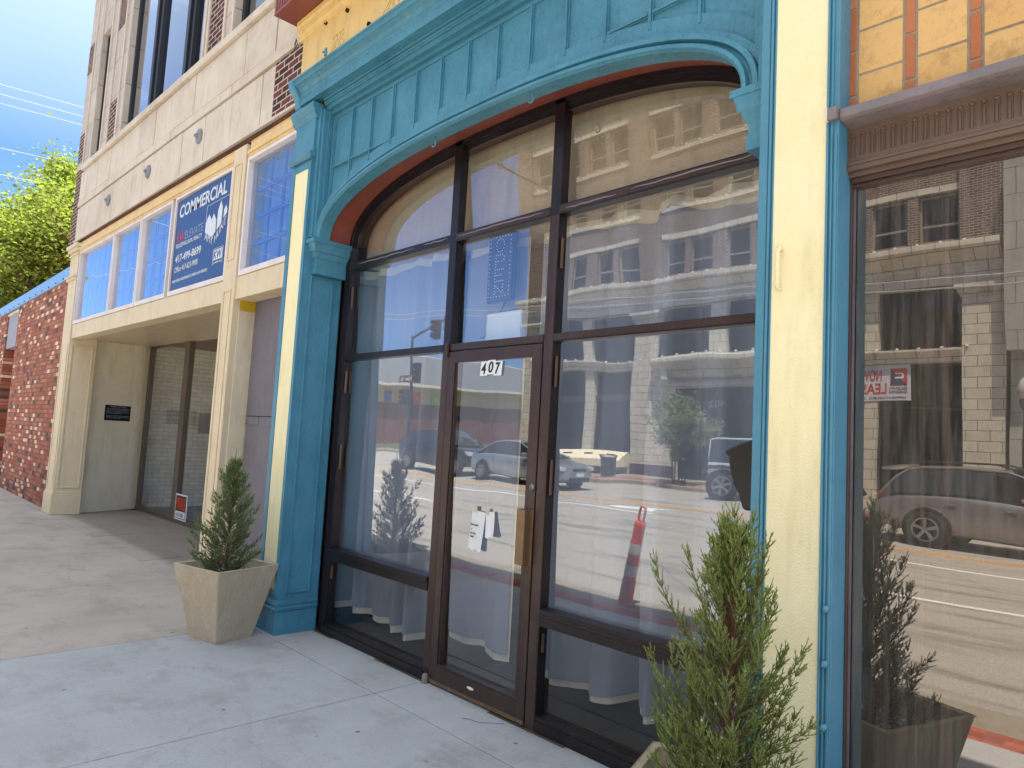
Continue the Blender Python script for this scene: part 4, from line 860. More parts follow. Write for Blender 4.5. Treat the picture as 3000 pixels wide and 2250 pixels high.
    me = bpy.data.meshes.new('foliage'); me.from_pydata(V, [], F); me.materials.append(mat); a = me.attributes.new('shade', 'FLOAT', 'POINT'); a.data.foreach_set('value', SH)
    o = bpy.data.objects.new('foliage', me); S.collection.objects.link(o); o.parent = t
    wood.build('trunk', paint('juniper_bark', '#6a4632', '#553726', .9, 90, .6), t, local=True)
    if berries:
        mb = MB()
        for i in range(berries):
            v = Vector(random.choice(V)); r_ = random.uniform(.003, .0045)
            if .1 < v.z < H*.75: mb.lathe([(0, -r_), (r_*.8, -r_*.6), (r_, 0), (r_*.8, r_*.6), (0, r_)], v.x, v.y, 7, cz=v.z)
        mb.build('berries', flat('blue_green_berry', '#8fa29a', .6), t, local=True, kind='stuff', smooth=True)
    return t
jl = junmat('juniper_dark', '#879859', '#556340', '#333d2a'); jr = junmat('juniper_fresh', '#8f9c46', '#52663a', '#35361f')
def pL(f): return .03+.23*(1-f)**1.3 if f > .10 else .17+.5*f
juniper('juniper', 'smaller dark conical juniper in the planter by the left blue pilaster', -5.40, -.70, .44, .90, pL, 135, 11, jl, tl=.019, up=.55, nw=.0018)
def pR(f): return .05+.18*(1-f)**.8
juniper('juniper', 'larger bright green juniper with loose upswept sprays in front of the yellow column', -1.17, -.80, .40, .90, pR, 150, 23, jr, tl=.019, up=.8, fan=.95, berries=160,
        leaders=((-.02, 0, .45, -.75, -.1, .65, .42), (-.05, 0, .08, -.75, -.2, .55, .45), (-.05, .05, .02, -.9, .1, .3, .36), (.02, 0, .35, .6, .15, .4, .30), (.02, 0, .22, .8, .1, .2, .28), (-.1, 0, .2, -.45, 0, .9, .4), (.05, 0, .0, .8, .2, .25, .3), (0, 0, .1, .5, .3, .5, .3), (-.08, -.05, .15, -.35, -.1, .95, .38)), nw=.0013)
# number card, notes, open sign, white box, black bin
nm = thing('door_number', 'white 407 number stickers on the door glass', 'number sign', (-3.29, .0, 2.0)); fm = lambda x, y, z: (x, y, z)
for i, (ch, x) in enumerate((('4', -3.393), ('0', -3.325), ('7', -3.262))):
    z = 1.999+(.002, .009, .0)[i]; MB().prism([(x, z), (x+.068, z), (x+.076, z+.092), (x+.008, z+.092)], 'y', -.006+.0005*i, -.0045+.0005*i).build('sticker', M['white'], nm)
    text(ch, 'digit', M['black'], nm, (x+.012, -.0068, z+.010), .045, .073, shear=.15, font_bold=.02)
paper = NT('white_paper'); hh = paper.noise(paper.coord(), 14, 5); paper = paper.bsdf('#dcdcdc', .8, 0, paper.bump(hh, .5, .01))
def note(x, z, w, h, tilt, label, lines, curl=0):
    t = thing('paper_note', label, 'note', (x, .0, z)); mb = MB(); N_ = 8; c, s_ = math.cos(tilt), math.sin(tilt); vs = []
    for j in range(N_+1):
        for i in range(N_+1):
            u, v = w*i/N_, -h*j/N_; vs.append((u*c-v*s_, .006-.012*(j/N_)**2*curl*(1+.5*math.sin(i)), u*s_+v*c+(.006*math.sin(i*1.7) if j == N_ else 0)))
    mb.add(vs, [(j*(N_+1)+i, j*(N_+1)+i+1, (j+1)*(N_+1)+i+1, (j+1)*(N_+1)+i) for j in range(N_) for i in range(N_)]); mb.build('sheet', paper, t, local=True, smooth=True)
    MB().box(w*.1, w*.38, .0015, .003, -.012, .02).build('tape', flat('masking_tape', '#cfc4a2', .6), t, local=True)
    for (b, u, v, ww, hh_) in lines: text(b, 'handwriting', flat('ink', '#2c2c34', .7), t, Vector((u*c+v*s_, -.0068*curl-.002, u*s_-v*c)), ww, hh_, xdir=(c, 0, s_), up=(-s_, 0, c), local=True, shear=.2)
note(-3.40, 1.155, .125, .245, -.08, 'long white handwritten note taped to the door glass', (('Please call Me', .01, .095, .07, .012), ('at', .015, .125, .012, .008), ('626-3718', .012, .148, .05, .010), ('Thanks', .015, .168, .035, .010)), .6)
note(-3.275, 1.15, .08, .155, .12, 'smaller crumpled paper scrap taped beside the long note', (), 1.2)
og = thing('open_sign', 'vertical LED OPEN sign hanging inside above the door', 'sign', (-3.44, .2, 2.6))
MB().box(-3.565, -3.325, .16, .185, 2.53, 2.99).box(-3.575, -3.315, .175, .195, 2.52, 3.0).build('panel', flat('dark_blue_sign', '#26344e', .3), og, bevel=.006)
dots = []
for i in range(15): dots += [(-3.545, 2.56+.0285*i), (-3.345, 2.56+.0285*i)]
for i in range(1, 7): dots += [(-3.545+.0286*i, 2.555), (-3.545+.0286*i, 2.965)]
def ln(a, b, n): return [(a[0]+(b[0]-a[0])*i/(n-1), a[1]+(b[1]-a[1])*i/(n-1)) for i in range(n)]
cx = -3.445
dots += [(cx+.038*math.cos(q*.5236), 2.905+.045*math.sin(q*.5236)) for q in range(12)]
dots += ln((cx-.04, 2.76), (cx-.04, 2.84), 5)+ln((cx-.02, 2.84), (cx+.025, 2.84), 3)+[(cx+.04, 2.825), (cx+.04, 2.805), (cx+.02, 2.795), (cx-.015, 2.795)]
dots += ln((cx-.04, 2.66), (cx-.04, 2.74), 5)+ln((cx-.02, 2.74), (cx+.04, 2.74), 4)+ln((cx-.02, 2.70), (cx+.02, 2.70), 3)+ln((cx-.02, 2.66), (cx+.04, 2.66), 4)
dots += ln((cx-.04, 2.575), (cx-.04, 2.635), 4)+ln((cx-.025, 2.625), (cx+.025, 2.585), 4)+ln((cx+.04, 2.575), (cx+.04, 2.635), 4)
mb = MB()
for x, z in dots: mb.lathe([(0, -.006), (.0035, -.004), (.0045, 0)], x, .159, 7, axis='y', cz=z)
mb.build('led_dots', flat('clear_led', '#f2f4f8', .2), og)
MB().tube([(-3.40, .19, 2.52), (-3.45, .19, 2.45), (-3.52, .2, 2.38), (-3.6, .2, 2.30), (-3.66, .22, 2.29), (-3.7, .25, 2.31)], .005, 6).build('cable', M['blackp'], og)
wb = thing('white_box', 'white plastic wall unit inside above the door head', 'box', (-3.39, .3, 2.24))
MB().box(-3.565, -3.225, .17, .24, 2.236, 2.45).build('casing', M['white'], wb, bevel=.012)
MB().tube([(-3.56, .22, 2.34), (-3.6, .2, 2.28), (-3.66, .19, 2.26), (-3.74, .2, 2.285)], .011, 8).build('hose', flat('pale_hose', '#b9c4d4', .4), wb, smooth=True)
bn = thing('ash_bin', 'glossy black wall bin fixed to the column jamb by the right-hand pane', 'bin', (-1.4, -.06, 1.35))
mb = MB(); prof = [(1.665, .02), (1.655, .10), (1.635, .16), (1.615, .20), (1.608, .20), (1.60, .185), (1.50, .165), (1.42, .12), (1.37, .075), (1.35, .055), (1.345, .03)]
mb.prism([(-1.346, 1.665), (-1.40, 1.665), (-1.47, 1.655), (-1.53, 1.635), (-1.585, 1.61), (-1.60, 1.60), (-1.592, 1.585), (-1.583, 1.58), (-1.575, 1.53), (-1.555, 1.46), (-1.53, 1.42), (-1.51, 1.36), (-1.5, 1.35), (-1.346, 1.35)], 'y', -.11, -.02)
mb.build('shell', M['black'], bn, bevel=.01); MB().lathe([(0, -.004), (.004, -.003), (.005, 0)], -1.525, -.12, 8, axis='y', cz=1.64).build('rivet', M['steel'], bn)

th = MB().tube([(-3.14, -.21, .006), (-3.1, -.19, .008), (-3.03, -.17, .006), (-2.98, -.11, .006), (-2.93, -.075, .008)], .0014, 5).build('thread', flat('blue_thread', '#3d5a80', .8), smooth=True)
props(th, 'short blue thread lying on the pavement below the door', 'thread')
# ================================================================== ACROSS THE STREET (seen in the glass)
K = 1.0574
ob = thing('brick_office_building', 'purple brown brick office building over pale terracotta base numbered 402', 'building', (-14, -20.9, 0))
FYY = -20.9
mpf = lambda u, d, z: (u, FYY-d, z)
BX0, BX1 = -24.0, -4.62
mb = MB(); holes = []
def pairs(z0, z1):
    L = []
    for a, b in ((-22.9, -21.95), (-21.3, -20.35), (-19.72, -18.75), (-18.5, -17.5), (-16.43, -15.4), (-15.15, -14.12), (-13.5, -12.5), (-12.25, -11.25), (-10.6, -9.65), (-9.4, -8.5), (-8.2, -7.1), (-6.8, -5.7)): L.append((a, b, z0, z1))
    return L
fl = [(8.17, 9.62), (11.02, 12.5), (14.0, 15.4)]
for z0, z1 in fl: holes += pairs(z0, z1)
facade(mb, mpf, BX0, BX1, 8.1, 17.0, holes, .25)
mb.quad((BX0, FYY, 0), (BX0, -40, 0), (BX0, -40, 17), (BX0, FYY, 17)); mb.quad((BX1, FYY, 0), (BX1, -40, 0), (BX1, -40, 17), (BX1, FYY, 17)); mb.quad((BX0, FYY, 17), (BX1, FYY, 17), (BX1, -40, 17), (BX0, -40, 17))
mb.build('brick_wall', M['brick402'], ob)
for x0, x1 in ((BX0, -23.1), (-17.5, -16.55), (-5.66, -4.62)): MB().box(x0, x1, FYY, FYY+.16, 8.1, 16.2).build('brick_pier', M['brick402'], ob)
for a, b in ((-23.1, -17.52), (-16.53, -5.68)):
    for z0, z1, d in ((9.68, 9.88, .03), (10.78, 10.92, .06), (12.55, 12.75, .03), (13.75, 13.9, .06)): MB().box(a, b, FYY-.02, FYY+d, z0, z1).build('stone_band', M['terra'], ob)
M['dkgl'] = glass('dark_window_glass', 1.2, '#30353d', wav=0)
wf = flat('stone_grey_sash', '#8d8678', .6); dkr = flat('dark_room', '#1b1d22', .9)
for z0, z1 in fl[:2]:
    for h in pairs(z0, z1):
        a, b, c, d = h; mb = MB(); y0, y1 = FYY-.22, FYY-.12; w = .07; mid = c+(d-c)*.36
        mb.box(a, a+w, y0, y1, c, d).box(b-w, b, y0, y1, c, d).box(a+w, b-w, y0, y1, c, c+w).box(a+w, b-w, y0, y1, d-w, d).box(a+w, b-w, y0, y1, mid-.03, mid+.03)
        wn = mb.build('window', wf, ob); MB().quad((a, FYY-.17, c), (b, FYY-.17, c), (b, FYY-.17, d), (a, FYY-.17, d)).build('pane', M['dkgl'], wn)
        MB().quad((a, FYY-.24, c), (b, FYY-.24, c), (b, FYY-.24, d), (a, FYY-.24, d)).build('room', dkr, wn)
# terracotta base: piers, entablature, openings
mb = MB(); op = [(-23.1, -20.55, .95, 4.5), (-20.0, -17.72, .95, 4.5), (-23.1, -20.55, 4.92, 6.8), (-20.0, -17.72, 4.92, 6.8), (-16.5, -14.15, 4.92, 6.8), (-13.4, -8.62, 4.92, 6.8), (-7.98, -5.66, 4.92, 6.8), (-15.55, -12.0, 0.02, 3.68), (-11.4, -8.62, .95, 4.5), (-7.98, -5.66, .5, 4.5)]
facade(mb, mpf, BX0, BX1, 0, 8.08, op, .45); mb.build('terracotta_wall', M['terra'], ob)
for x0, x1 in ((BX0-.02, -23.15), (-17.71, -16.62), (-5.65, -4.6)):
    mb = MB(); mb.box(x0, x1, FYY, FYY+.14, .5, 6.6); mb.build('pier', M['terra'], ob)
    mb = MB()
    for z0, z1, d in ((6.45, 6.55, .05), (6.55, 6.68, .1), (6.68, 6.8, .17)): mb.box(x0-d, x1+d, FYY, FYY+.14+d, z0, z1)
    mb.build('pier_capital', M['terra'], ob)
plum = flat('plum_granite', '#4d3d42', .4)
MB().box(BX0-.03, -23.12, FYY, FYY+.17, 0, .5).box(-17.73, -15.56, FYY, FYY+.17, 0, .5).box(-5.67, -4.58, FYY, FYY+.17, 0, .5).build('granite_plinth', plum, ob)
mb = MB(); prof = [(0, 6.82), (.16, 6.82), (.16, 7.3), (.22, 7.36), (.22, 7.45), (.35, 7.6), (.5, 7.75), (.62, 7.82), (.62, 7.98), (.1, 8.1), (0, 8.1)]
mb.prism([(FYY+d, z) for d, z in prof], 'x', BX0-.35, BX1+.02); mb.build('cornice', M['terra'], ob, bevel=.01)
mb = MB()
for a, b in ((-23.1, -17.72), (-16.5, -5.66)): mb.prism([(FYY, 4.5), (FYY+.1, 4.52), (FYY+.12, 4.7), (FYY+.24, 4.84), (FYY+.24, 4.9), (FYY, 4.93)], 'x', a, b)
mb.build('sill_course', M['terra'], ob, bevel=.01)
mb = MB(); mb.prism([(FYY, 4.05), (FYY+.25, 4.1), (FYY+.3, 4.3), (FYY+.62, 4.62), (FYY+.62, 4.8), (FYY, 4.9)], 'x', -16.4, -11.5); mb.box(-15.9, -15.62, FYY, FYY+.45, 3.95, 4.5).box(-12, -11.72, FYY, FYY+.45, 3.95, 4.5).box(-15.75, -15.5, FYY, FYY+.1, 0, 3.9).box(-12.05, -11.8, FYY, FYY+.1, 0, 3.9).box(-15.5, -12.05, FYY, FYY+.1, 3.66, 3.9)
mb.build('door_surround', M['terra'], ob, bevel=.02)
vg = glass('violet_shop_glass', 1., '#4a4d58', wav=0)
for a, b, c, d in op:
    mb = MB(); y0, y1 = FYY-.3, FYY-.2; mb.box(a, b, y0, y1, c, c+.08).box(a, b, y0, y1, d-.08, d).box(a, a+.07, y0, y1, c, d).box(b-.07, b, y0, y1, c, d)
    if d-c > 3: mb.box(a, b, y0, y1, 3.1, 3.16)
    wn = mb.build('shop_window', flat('dark_frame', '#23242a', .5), ob)
    dk = flat('brown_screen', '#3a2a22', .8) if a > -12 else flat('violet_dark', '#2b2d36', .8)
    MB().quad((a, FYY-.36, c), (b, FYY-.36, c), (b, FYY-.36, d), (a, FYY-.36, d)).build('room', dk, wn)
    MB().quad((a, FYY-.25, c), (b, FYY-.25, c), (b, FYY-.25, d), (a, FYY-.25, d)).build('pane', vg, wn)
MB().box(-23.1, -17.75, FYY-.28, FYY-.1, 3.15, 3.4).build('louvre', flat('louvre_grey', '#3a3b42', .6), ob)
text('402', 'street_number', flat('pale_number', '#b9bcc8', .5), ob, (-13.55, FYY-.19, 2.9), .72, .26, xdir=(-1, 0, 0))
mb = MB(); mb.prism([(FYY+.0, .3), (FYY+.75, .3), (FYY+.75, .62), (FYY+.1, .98), (FYY, .98)], 'x', -23.1, -17.9); mb.build('bulkhead', M['cream2'], ob, bevel=.02)
for i in range(4): MB().box(-22.4+i*1.2, -21.95+i*1.2, FYY+.38, FYY+.44, .80, .86).build('bulkhead_vent', M['blackp'], ob)
# bulbs along the ledges
wb_ = flat('pigeon_spike_cap', '#f3f1ea', .3)
for z, d in ((8.06, .3), (4.93, .15), (10.94, .02)):
    x = -23.5
    while x < -5:
        MB().lathe([(0, .05), (.045, .03), (.05, 0)], x, FYY+d, 6, cz=z).build('ledge_cap', wb_, ob); x += .62
# neighbouring grey building
nb_ = thing('grey_clad_building', 'grey stone clad building with boxed upper front beside the brick one', 'building', (2, -20.9, 0))
MB().box(-4.5, 22, -40, FYY+.05, 0, 4.7).build('lower_wall', M['greyst'], nb_); MB().box(-4.48, 22, -40, FYY+.7, 4.7, 10).build('upper_box', M['greyst'], nb_)
MB().box(-4.5, 22, -40, FYY-.2, 10, 14).build('rear_wall', M['mixbrick'], nb_)
# long low building beyond the cross street
gb = thing('granite_library_building', 'long low building with red granite wall, cream band and grey seamed roof', 'building', (-45, -34, 0))
MB().box(-60, -45, -60, -24.5, -.1, .3).build('plinth', M['concK'], gb)
MB().box(-60, -45.02, -60, -24.52, .3, 3.45).build('granite_wall', M['granite'], gb)
MB().box(-60, -44.98, -60, -24.48, 3.45, 4.75).build('cream_band', paint('cream_render', '#c9b596', '#bfab8c', .8), gb)
MB().box(-60, -44.4, -60.5, -24, 4.75, 4.95).build('eave', M['whitef'], gb)
mb = MB(); rfm = NT('seamed_metal_roof'); wvv = rfm.n('ShaderNodeTexWave'); wvv.inputs['Scale'].default_value = 1.2; rfm.l(rfm.coord('yz'), wvv.inputs['Vector']); rfm = rfm.bsdf(rfm.mix(wvv.outputs[0], '#55575a', '#6f7174'), .5)
mb.quad((-44.4, -60.5, 4.95), (-44.4, -24, 4.95), (-52, -30, 8.0), (-52, -60.5, 8.0)); mb.quad((-44.4, -24, 4.95), (-60, -24, 4.95), (-60, -30, 8.0), (-52, -30, 8.0)); mb.build('roof', rfm, gb)
for y, c, ch, lb_ in ((-26.95, '#5f58b0', 'T', 'purple banner square'), (-28.15, '#d9922e', 'W', 'orange banner square'), (-29.65, '#e0503a', 'V', 'red banner square'), (-31.35, '#a3b82c', 'H', 'lime banner square')):
    bq = thing('wall_banner', f'{lb_} with white emblem on the cream band across the street', 'banner', (-44.95, y, 3.5), group='coloured banner squares on the cream band')
    MB().box(-44.96, -44.9, y-.42, y+.42, 3.5, 4.35).build('panel', flat('banner_'+c[1:], c, .6), bq)
    text(ch, 'emblem', M['white'], bq, (-44.89, y+.15, 3.75), .3, .3, xdir=(0, -1, 0))
tb = thing('tall_brick_building', 'taller red brick building with white bands behind the low roof', 'building', (-75, -50, 0))
MB().box(-95, -70, -90, -36, 0, 10.3).build('brick_wall', brick('far_brick', 'yz', .4, .14, [(0, '#6a3b2e'), (.5, '#7a4636')], '#8b6a5a', .01), tb)
for z in (8.9, 10.): MB().box(-70.05, -69.8, -90, -35.9, z, z+.3).build('white_band', M['whitef'], tb)
for i in range(7): MB().box(-70.04, -69.75, -41.5-i*7, -41-i*7, 6., 8.9).build('white_pilaster', M['whitef'], tb); MB().box(-70.06, -69.95, -40.2-i*7, -37.2-i*7, 6.9, 8.5).build('window', flat('far_glass', '#39434f', .2), tb)
# street furniture opposite
tcn = thing('litter_bin', 'dark slatted metal litter bin on the far pavement', 'litter bin', (-17.5, -19.0, 0))
mb = MB(); 
for i in range(28):
    t_ = i*6.2832/28; c_, s_ = math.cos(t_), math.sin(t_); mb.tube([(-17.5+.27*c_, -19+.27*s_, .04), (-17.5+.29*c_, -19+.29*s_, .7), (-17.5+.34*c_, -19+.34*s_, .85), (-17.5+.37*c_, -19+.37*s_, .86)], .016, 5)
mb.build('slats', M['blackp'], tcn); MB().lathe([(.25, .02), (.26, .75)], -17.5, -19, 20).build('liner', flat('bin_liner', '#22262a', .5), tcn)
mb = MB()
for z, r_ in ((.08, .285), (.72, .305)): mb.lathe([(r_, z), (r_+.012, z), (r_+.012, z+.04), (r_, z+.04)], -17.5, -19, 24)
mb.build('hoop', M['blackp'], tcn)
def leaf_mat(nm, a, b, c, tr=.35):
    n = NT(nm); g = n.n('ShaderNodeNewGeometry'); col = n.ramp(g.outputs['Random Per Island'], [(0, a), (.5, b), (1, c)])
    d = n.n('ShaderNodeBsdfDiffuse'); n.l(col, d.inputs[0]); t_ = n.n('ShaderNodeBsdfTranslucent'); n.l(n.mix(.5, col, '#c8d840'), t_.inputs[0]); m_ = n.n('ShaderNodeMixShader'); m_.inputs[0].default_value = tr
    n.l(d.outputs[0], m_.inputs[1]); n.l(t_.outputs[0], m_.inputs[2]); n.l(m_.outputs[0], n.out.inputs[0]); return n.m
bark = paint('tree_bark', '#4a3b2f', '#3a2e25', .95, 12, 1., .4)
def tree(name, label, x, y, h, cw, trunk, nl, ls, mat, seed, group=None, base=.35, clumps=60, flatk=1., lobes=None, tr=.12):
    random.seed(seed); t = thing(name, label, 'tree', (x, y, -.15), group=group); wd = MB(); tips = []
    def grow(p, d, L, r, lv):
        n_ = 5; P = [tuple(p)]; q = Vector(p)
        for i in range(n_): d = (d+Vector((random.uniform(-.18, .18), random.uniform(-.18, .18), .07))).normalized(); q = q+d*L/n_; P.append(tuple(q))
        wd.tube(P, [r*(1-.45*i/n_) for i in range(n_+1)], 6 if lv < 2 else 4)
        if lv >= 3: tips.append(q); return
        if lv >= 1: tips.append(q)
        for k in range(4 if lv == 0 else 3):
            a = d.orthogonal().normalized(); th = k*2.1+random.uniform(0, 1.5)+lv; s_ = a*math.cos(th)+d.cross(a)*math.sin(th)
            grow(q if k else Vector(P[-2]), d*random.uniform(.5, .9)+s_*random.uniform(.5, .95), L*random.uniform(.6, .85), r*.55, lv+1)
    grow((0, 0, 0), Vector((random.uniform(-.04, .04), 0, 1)), h*base, trunk, 0)
    zc = h*(.5+base*.45); cent = []
    for i in range(clumps):
        while True:
            v = Vector((random.uniform(-1, 1), random.uniform(-1, 1), random.uniform(-1, 1)))
            if .25 < v.length < 1: break
        rr_ = .8+.2*math.sin(v.x*5+seed)*math.cos(v.z*4+seed)
        cent.append(Vector((v.x*cw*rr_, v.y*cw*rr_, zc+v.z*(h-zc)*1.02)))
    cent += [q for q in tips if q.z > h*base*.9]
    vs = []; fs = []; per = nl//len(cent)
    for c in cent:
        R_ = cw*random.uniform(.14, .27)
        for i in range(per):
            o = Vector((random.gauss(0, .5), random.gauss(0, .5), random.gauss(0, .4)))*R_; p = c+o
            a = Vector((random.uniform(-1, 1), random.uniform(-1, 1), random.uniform(-.5, .5))).normalized(); b = a.orthogonal().normalized(); th = random.uniform(0, 3.1); b = b*math.cos(th)+a.cross(b)*math.sin(th)
            s_ = ls*random.uniform(.6, 1.3); k = len(vs); vs += [tuple(p), tuple(p+a*s_*.5+b*s_*.28), tuple(p+a*s_), tuple(p+a*s_*.5-b*s_*.28)]; fs.append((k, k+1, k+2, k+3))
    me = bpy.data.meshes.new('crown'); me.from_pydata(vs, [], fs); me.materials.append(mat); o = bpy.data.objects.new('crown', me); S.collection.objects.link(o); o.parent = t
    wd.build('trunk', bark, t, local=True); return t
tree('street_tree', 'small young street tree with thin crown in front of the 402 doorway', -13.75, -18.35, 3.6, 1.15, .05, 5200, .13, leaf_mat('sage_leaf', '#6d7860', '#828c72', '#5a6650'), 3, base=.33, clumps=40)
gr = MB(); 
for i in range(12):
    t_ = i*.5236; gr.tube([(-13.75+.25*math.cos(t_), -18.35+.25*math.sin(t_), .0), (-13.75+.25*math.cos(t_), -18.35+.25*math.sin(t_), .9)], .012, 5)
for z in (.1, .85): gr.lathe([(.24, z), (.265, z), (.265, z+.03), (.24, z+.03)], -13.75, -18.35, 20)
gr.build('tree_guard', M['blackp'], label='black metal guard round the small street tree', cat='tree guard')
tree('maple_tree', 'big sunlit yellow green tree rising behind the low brick building', -31.5, 3.4, 11.6, 4.6, .32, 100000, .17, leaf_mat('bright_maple_leaf', '#68763f', '#7f8d4e', '#566533', .42), 8, base=.34, clumps=130)
for x, y, h, s_ in ((-42, 16, 12, 5), (-90, -12, 9, 21), (-100, -2, 10, 22)):
    tree('background_tree', {5: 'darker tree far behind the sunlit one', 21: 'small distant tree at the end of the street', 22: 'distant tree nearest the road end, darker green'}[s_], x, y, h, h*.38, .25, 9000, .5, leaf_mat('far_leaf', '#5f7c30', '#7b9640', '#4a6526'), s_, clumps=50)
# delineator post
dp = thing('channelizer_post', 'leaning orange channelizer post with white bands at the near kerb', 'traffic post', (-4.32, -2.75, 0))
mb = MB(); orp = flat('orange_plastic', '#e8502a', .45); lean = Matrix.Scale(.86, 4)@Matrix.Rotation(R(13), 4, 'Y')@Matrix.Rotation(R(-3), 4, 'X')
def lz(mb_, prof): k = len(mb_.v); mb_.lathe(prof, 0, 0, 20); mb_.v[k:] = [tuple(lean@Vector(v)) for v in mb_.v[k:]]
lz(mb, [(.10, 0), (.10, .03), (.09, .05), (.082, .3), (.075, .3), (.074, .5), (.069, .5), (.066, .75), (.062, .75), (.06, .95), (.05, .98), (.02, .985)]); mb.build('post', orp, dp, local=True, smooth=False)
mb = MB(); lz(mb, [(.0765, .36), (.0755, .48)]); lz(mb, [(.0695, .60), (.0685, .72)]); mb.build('reflective_band', M['whitef'], dp, local=True)
mb = MB(); P = [lean@Vector(v) for v in ((-.03, 0, .96), (-.035, 0, 1.12), (-.02, 0, 1.15), (.02, 0, 1.15), (.035, 0, 1.12), (.03, 0, .96))]; mb.tube(P, .012, 6); mb.build('handle', orp, dp, local=True)
# lamp posts, signals, wires
slp = thing('street_lamp', 'tall galvanised lamp post with curved arm at the near kerb', 'street lamp', (-5.9, -3.2, 0))
MB().tube([(-5.9, -3.2, -.1), (-5.9, -3.2, 4.35)], [.05, .04], 12).build('pole', M['steel'], slp)
MB().tube([(-5.9, -3.2, 4.33), (-6.7, -3.2, 4.8), (-7.12, -3.2, 5.06), (-7.28, -3.2, 5.12), (-7.4, -3.2, 5.08), (-7.44, -3.2, 4.92)], .02, 8).build('arm', M['blackp'], slp, smooth=True)
glp = thing('globe_lamp', 'black ornamental lamp post with pale acorn globe on the far pavement', 'street lamp', (-3.7, -18.4, 0))
MB().lathe([(.2, 0), (.2, .3), (.1, .5), (.06, .8), (.05, 2.9), (.09, 2.95), (.14, 3.1), (.14, 3.2)], -3.7, -18.4, 14).build('pole', M['blackp'], glp)
MB().lathe([(.12, 3.2), (.2, 3.32), (.21, 3.45), (.14, 3.66), (.05, 3.75), (0, 3.8)], -3.7, -18.4, 16).build('globe', flat('frosted_globe', '#b9b6ae', .3), glp, smooth=True)
sp_ = thing('signal_pole', 'dark traffic signal pole on the far corner', 'traffic signal', (-37, -23.3, 0))
MB().tube([(-37, -23.3, -.1), (-37, -23.3, 7.4)], [.12, .09], 12).tube([(-37, -23.3, 7.2), (-26, -18.5, 7.5)], [.08, .05], 8).build('pole', M['blackp'], sp_)
def head(x, y, z, sc=1.):
    MB().box(x-.2*sc, x+.2*sc, y-.15, y+.12, z, z+1.05*sc).build('signal_head', M['blackp'], sp_, bevel=.03)
    for k in range(3): mb = MB(); mb.lathe([(.13*sc, .0), (.14*sc, .2)], x, y+.12, 10, axis='y', cz=z+.2*sc+k*.33*sc); mb.build('visor', M['blackp'], sp_)
head(-35.2, -22.5, 4.35, 1.15); head(-37.4, -23.2, 3.0, 1.0); head(-31, -20.6, 6.5, 1.); head(-28.6, -19.6, 6.5, 1.)
ns = thing('street_name_sign', 'brown S Main St street name plate on the signal pole', 'street sign', (-37, -23.1, 4.5))
MB().box(-37.9, -36.2, -23.1, -23.06, 4.45, 4.9).build('plate', flat('brown_sign', '#4a1f1c', .5), ns); text('S Main St', 'lettering', M['white'], ns, (-36.35, -23.05, 4.55), 1.4, .24, xdir=(-1, 0, 0))
sp2 = thing('pedestrian_signal_pole', 'thin dark pole with pedestrian signal in front of the granite wall', 'traffic signal', (-31.2, -22.2, 0))
MB().tube([(-31.2, -22.2, 0), (-31.2, -22.2, 3.6)], .07, 10).build('pole', M['blackp'], sp2); MB().box(-31.0, -30.6, -22.3, -22.0, 1.9, 2.35).build('signal_head', M['blackp'], sp2, bevel=.03)
ls_ = thing('leasing_sign', 'white NOW LEASING poster in the window across the street', 'sign', (-8, FYY, 4))
x0, x1, z0, z1 = -9.25, -7.02, 3.72, 4.86
MB().box(x0, x1, FYY+.005, FYY+.02, z0, z1).build('board', flat('poster_white', '#cfd0d6', .5), ls_); rd = flat('poster_red', '#c33a2c', .5); bk = flat('poster_black', '#22232b', .5)
yy_ = FYY+.025
def lt(b, xr, z, w, h, mt): text(b, 'lettering', mt, ls_, (xr, yy_, z), w, h, xdir=(-1, 0, 0), font_bold=.02)
lt('NOW', x1-.86, 4.36, .62, .36, rd); lt('LEASING', x1-.70, 3.94, 1.4, .36, rd); lt('GLENN', x1-.1, 4.07, .52, .09, bk); lt('GIBSON', x1-.1, 3.95, .52, .09, bk); lt('OFFICE 417.625.8213   LUKE GIBSON', x1-.15, 3.78, 1.9, .07, bk)
MB().box(x1-.6, x1-.1, FYY+.02, yy_, 4.2, 4.74).build('emblem', rd, ls_); MB().prism([(x1-.58, 4.22), (x1-.12, 4.22), (x1-.58, 4.7)], 'y', yy_, yy_+.006).build('emblem_half', flat('emblem_blue', '#2b3358', .5), ls_)
MB().box(x1-.46, x1-.2, yy_+.006, yy_+.01, 4.42, 4.47).box(x1-.25, x1-.2, yy_+.006, yy_+.01, 4.47, 4.58).box(x1-.46, x1-.25, yy_+.006, yy_+.01, 4.56, 4.6).build('emblem_line', M['white'], ls_)
ls_.location.z -= .38
def wire(label, a, b, sag, r=.014, group='overhead wires above the low brick building'):
    P = [Vector(a).lerp(Vector(b), i/20) - Vector((0, 0, sag*4*(i/20)*(1-i/20))) for i in range(21)]
    props(MB().tube(P, r, 5).build('power_line', WR), label, 'power line', group)
WR = flat('pale_wire', '#cfd3d6', .4, .5)
for (z, nmb), k in zip(((13.2, 'topmost pale wire crossing the sky'), (12.85, 'second pale wire from the top of the sky'), (12.52, 'third pale wire from the top of the sky'), (11.04, 'lone pale wire halfway down the sky'), (10.1, 'lowest pale wire, crossing the tree top')), range(5)):
    wire(nmb, (-30, -12, z-.62+(.0 if k < 3 else -.2)), (-30, 12, z+.55), .0)
for z, y in ((6.35, -17), (6.1, -17)): wire({6.35: 'upper dark wire along the far kerb', 6.1: 'lower dark wire along the far kerb'}[z], (-60, y, z+3.2), (10, y, z-.6), .6, .02, 'overhead wires along the street')
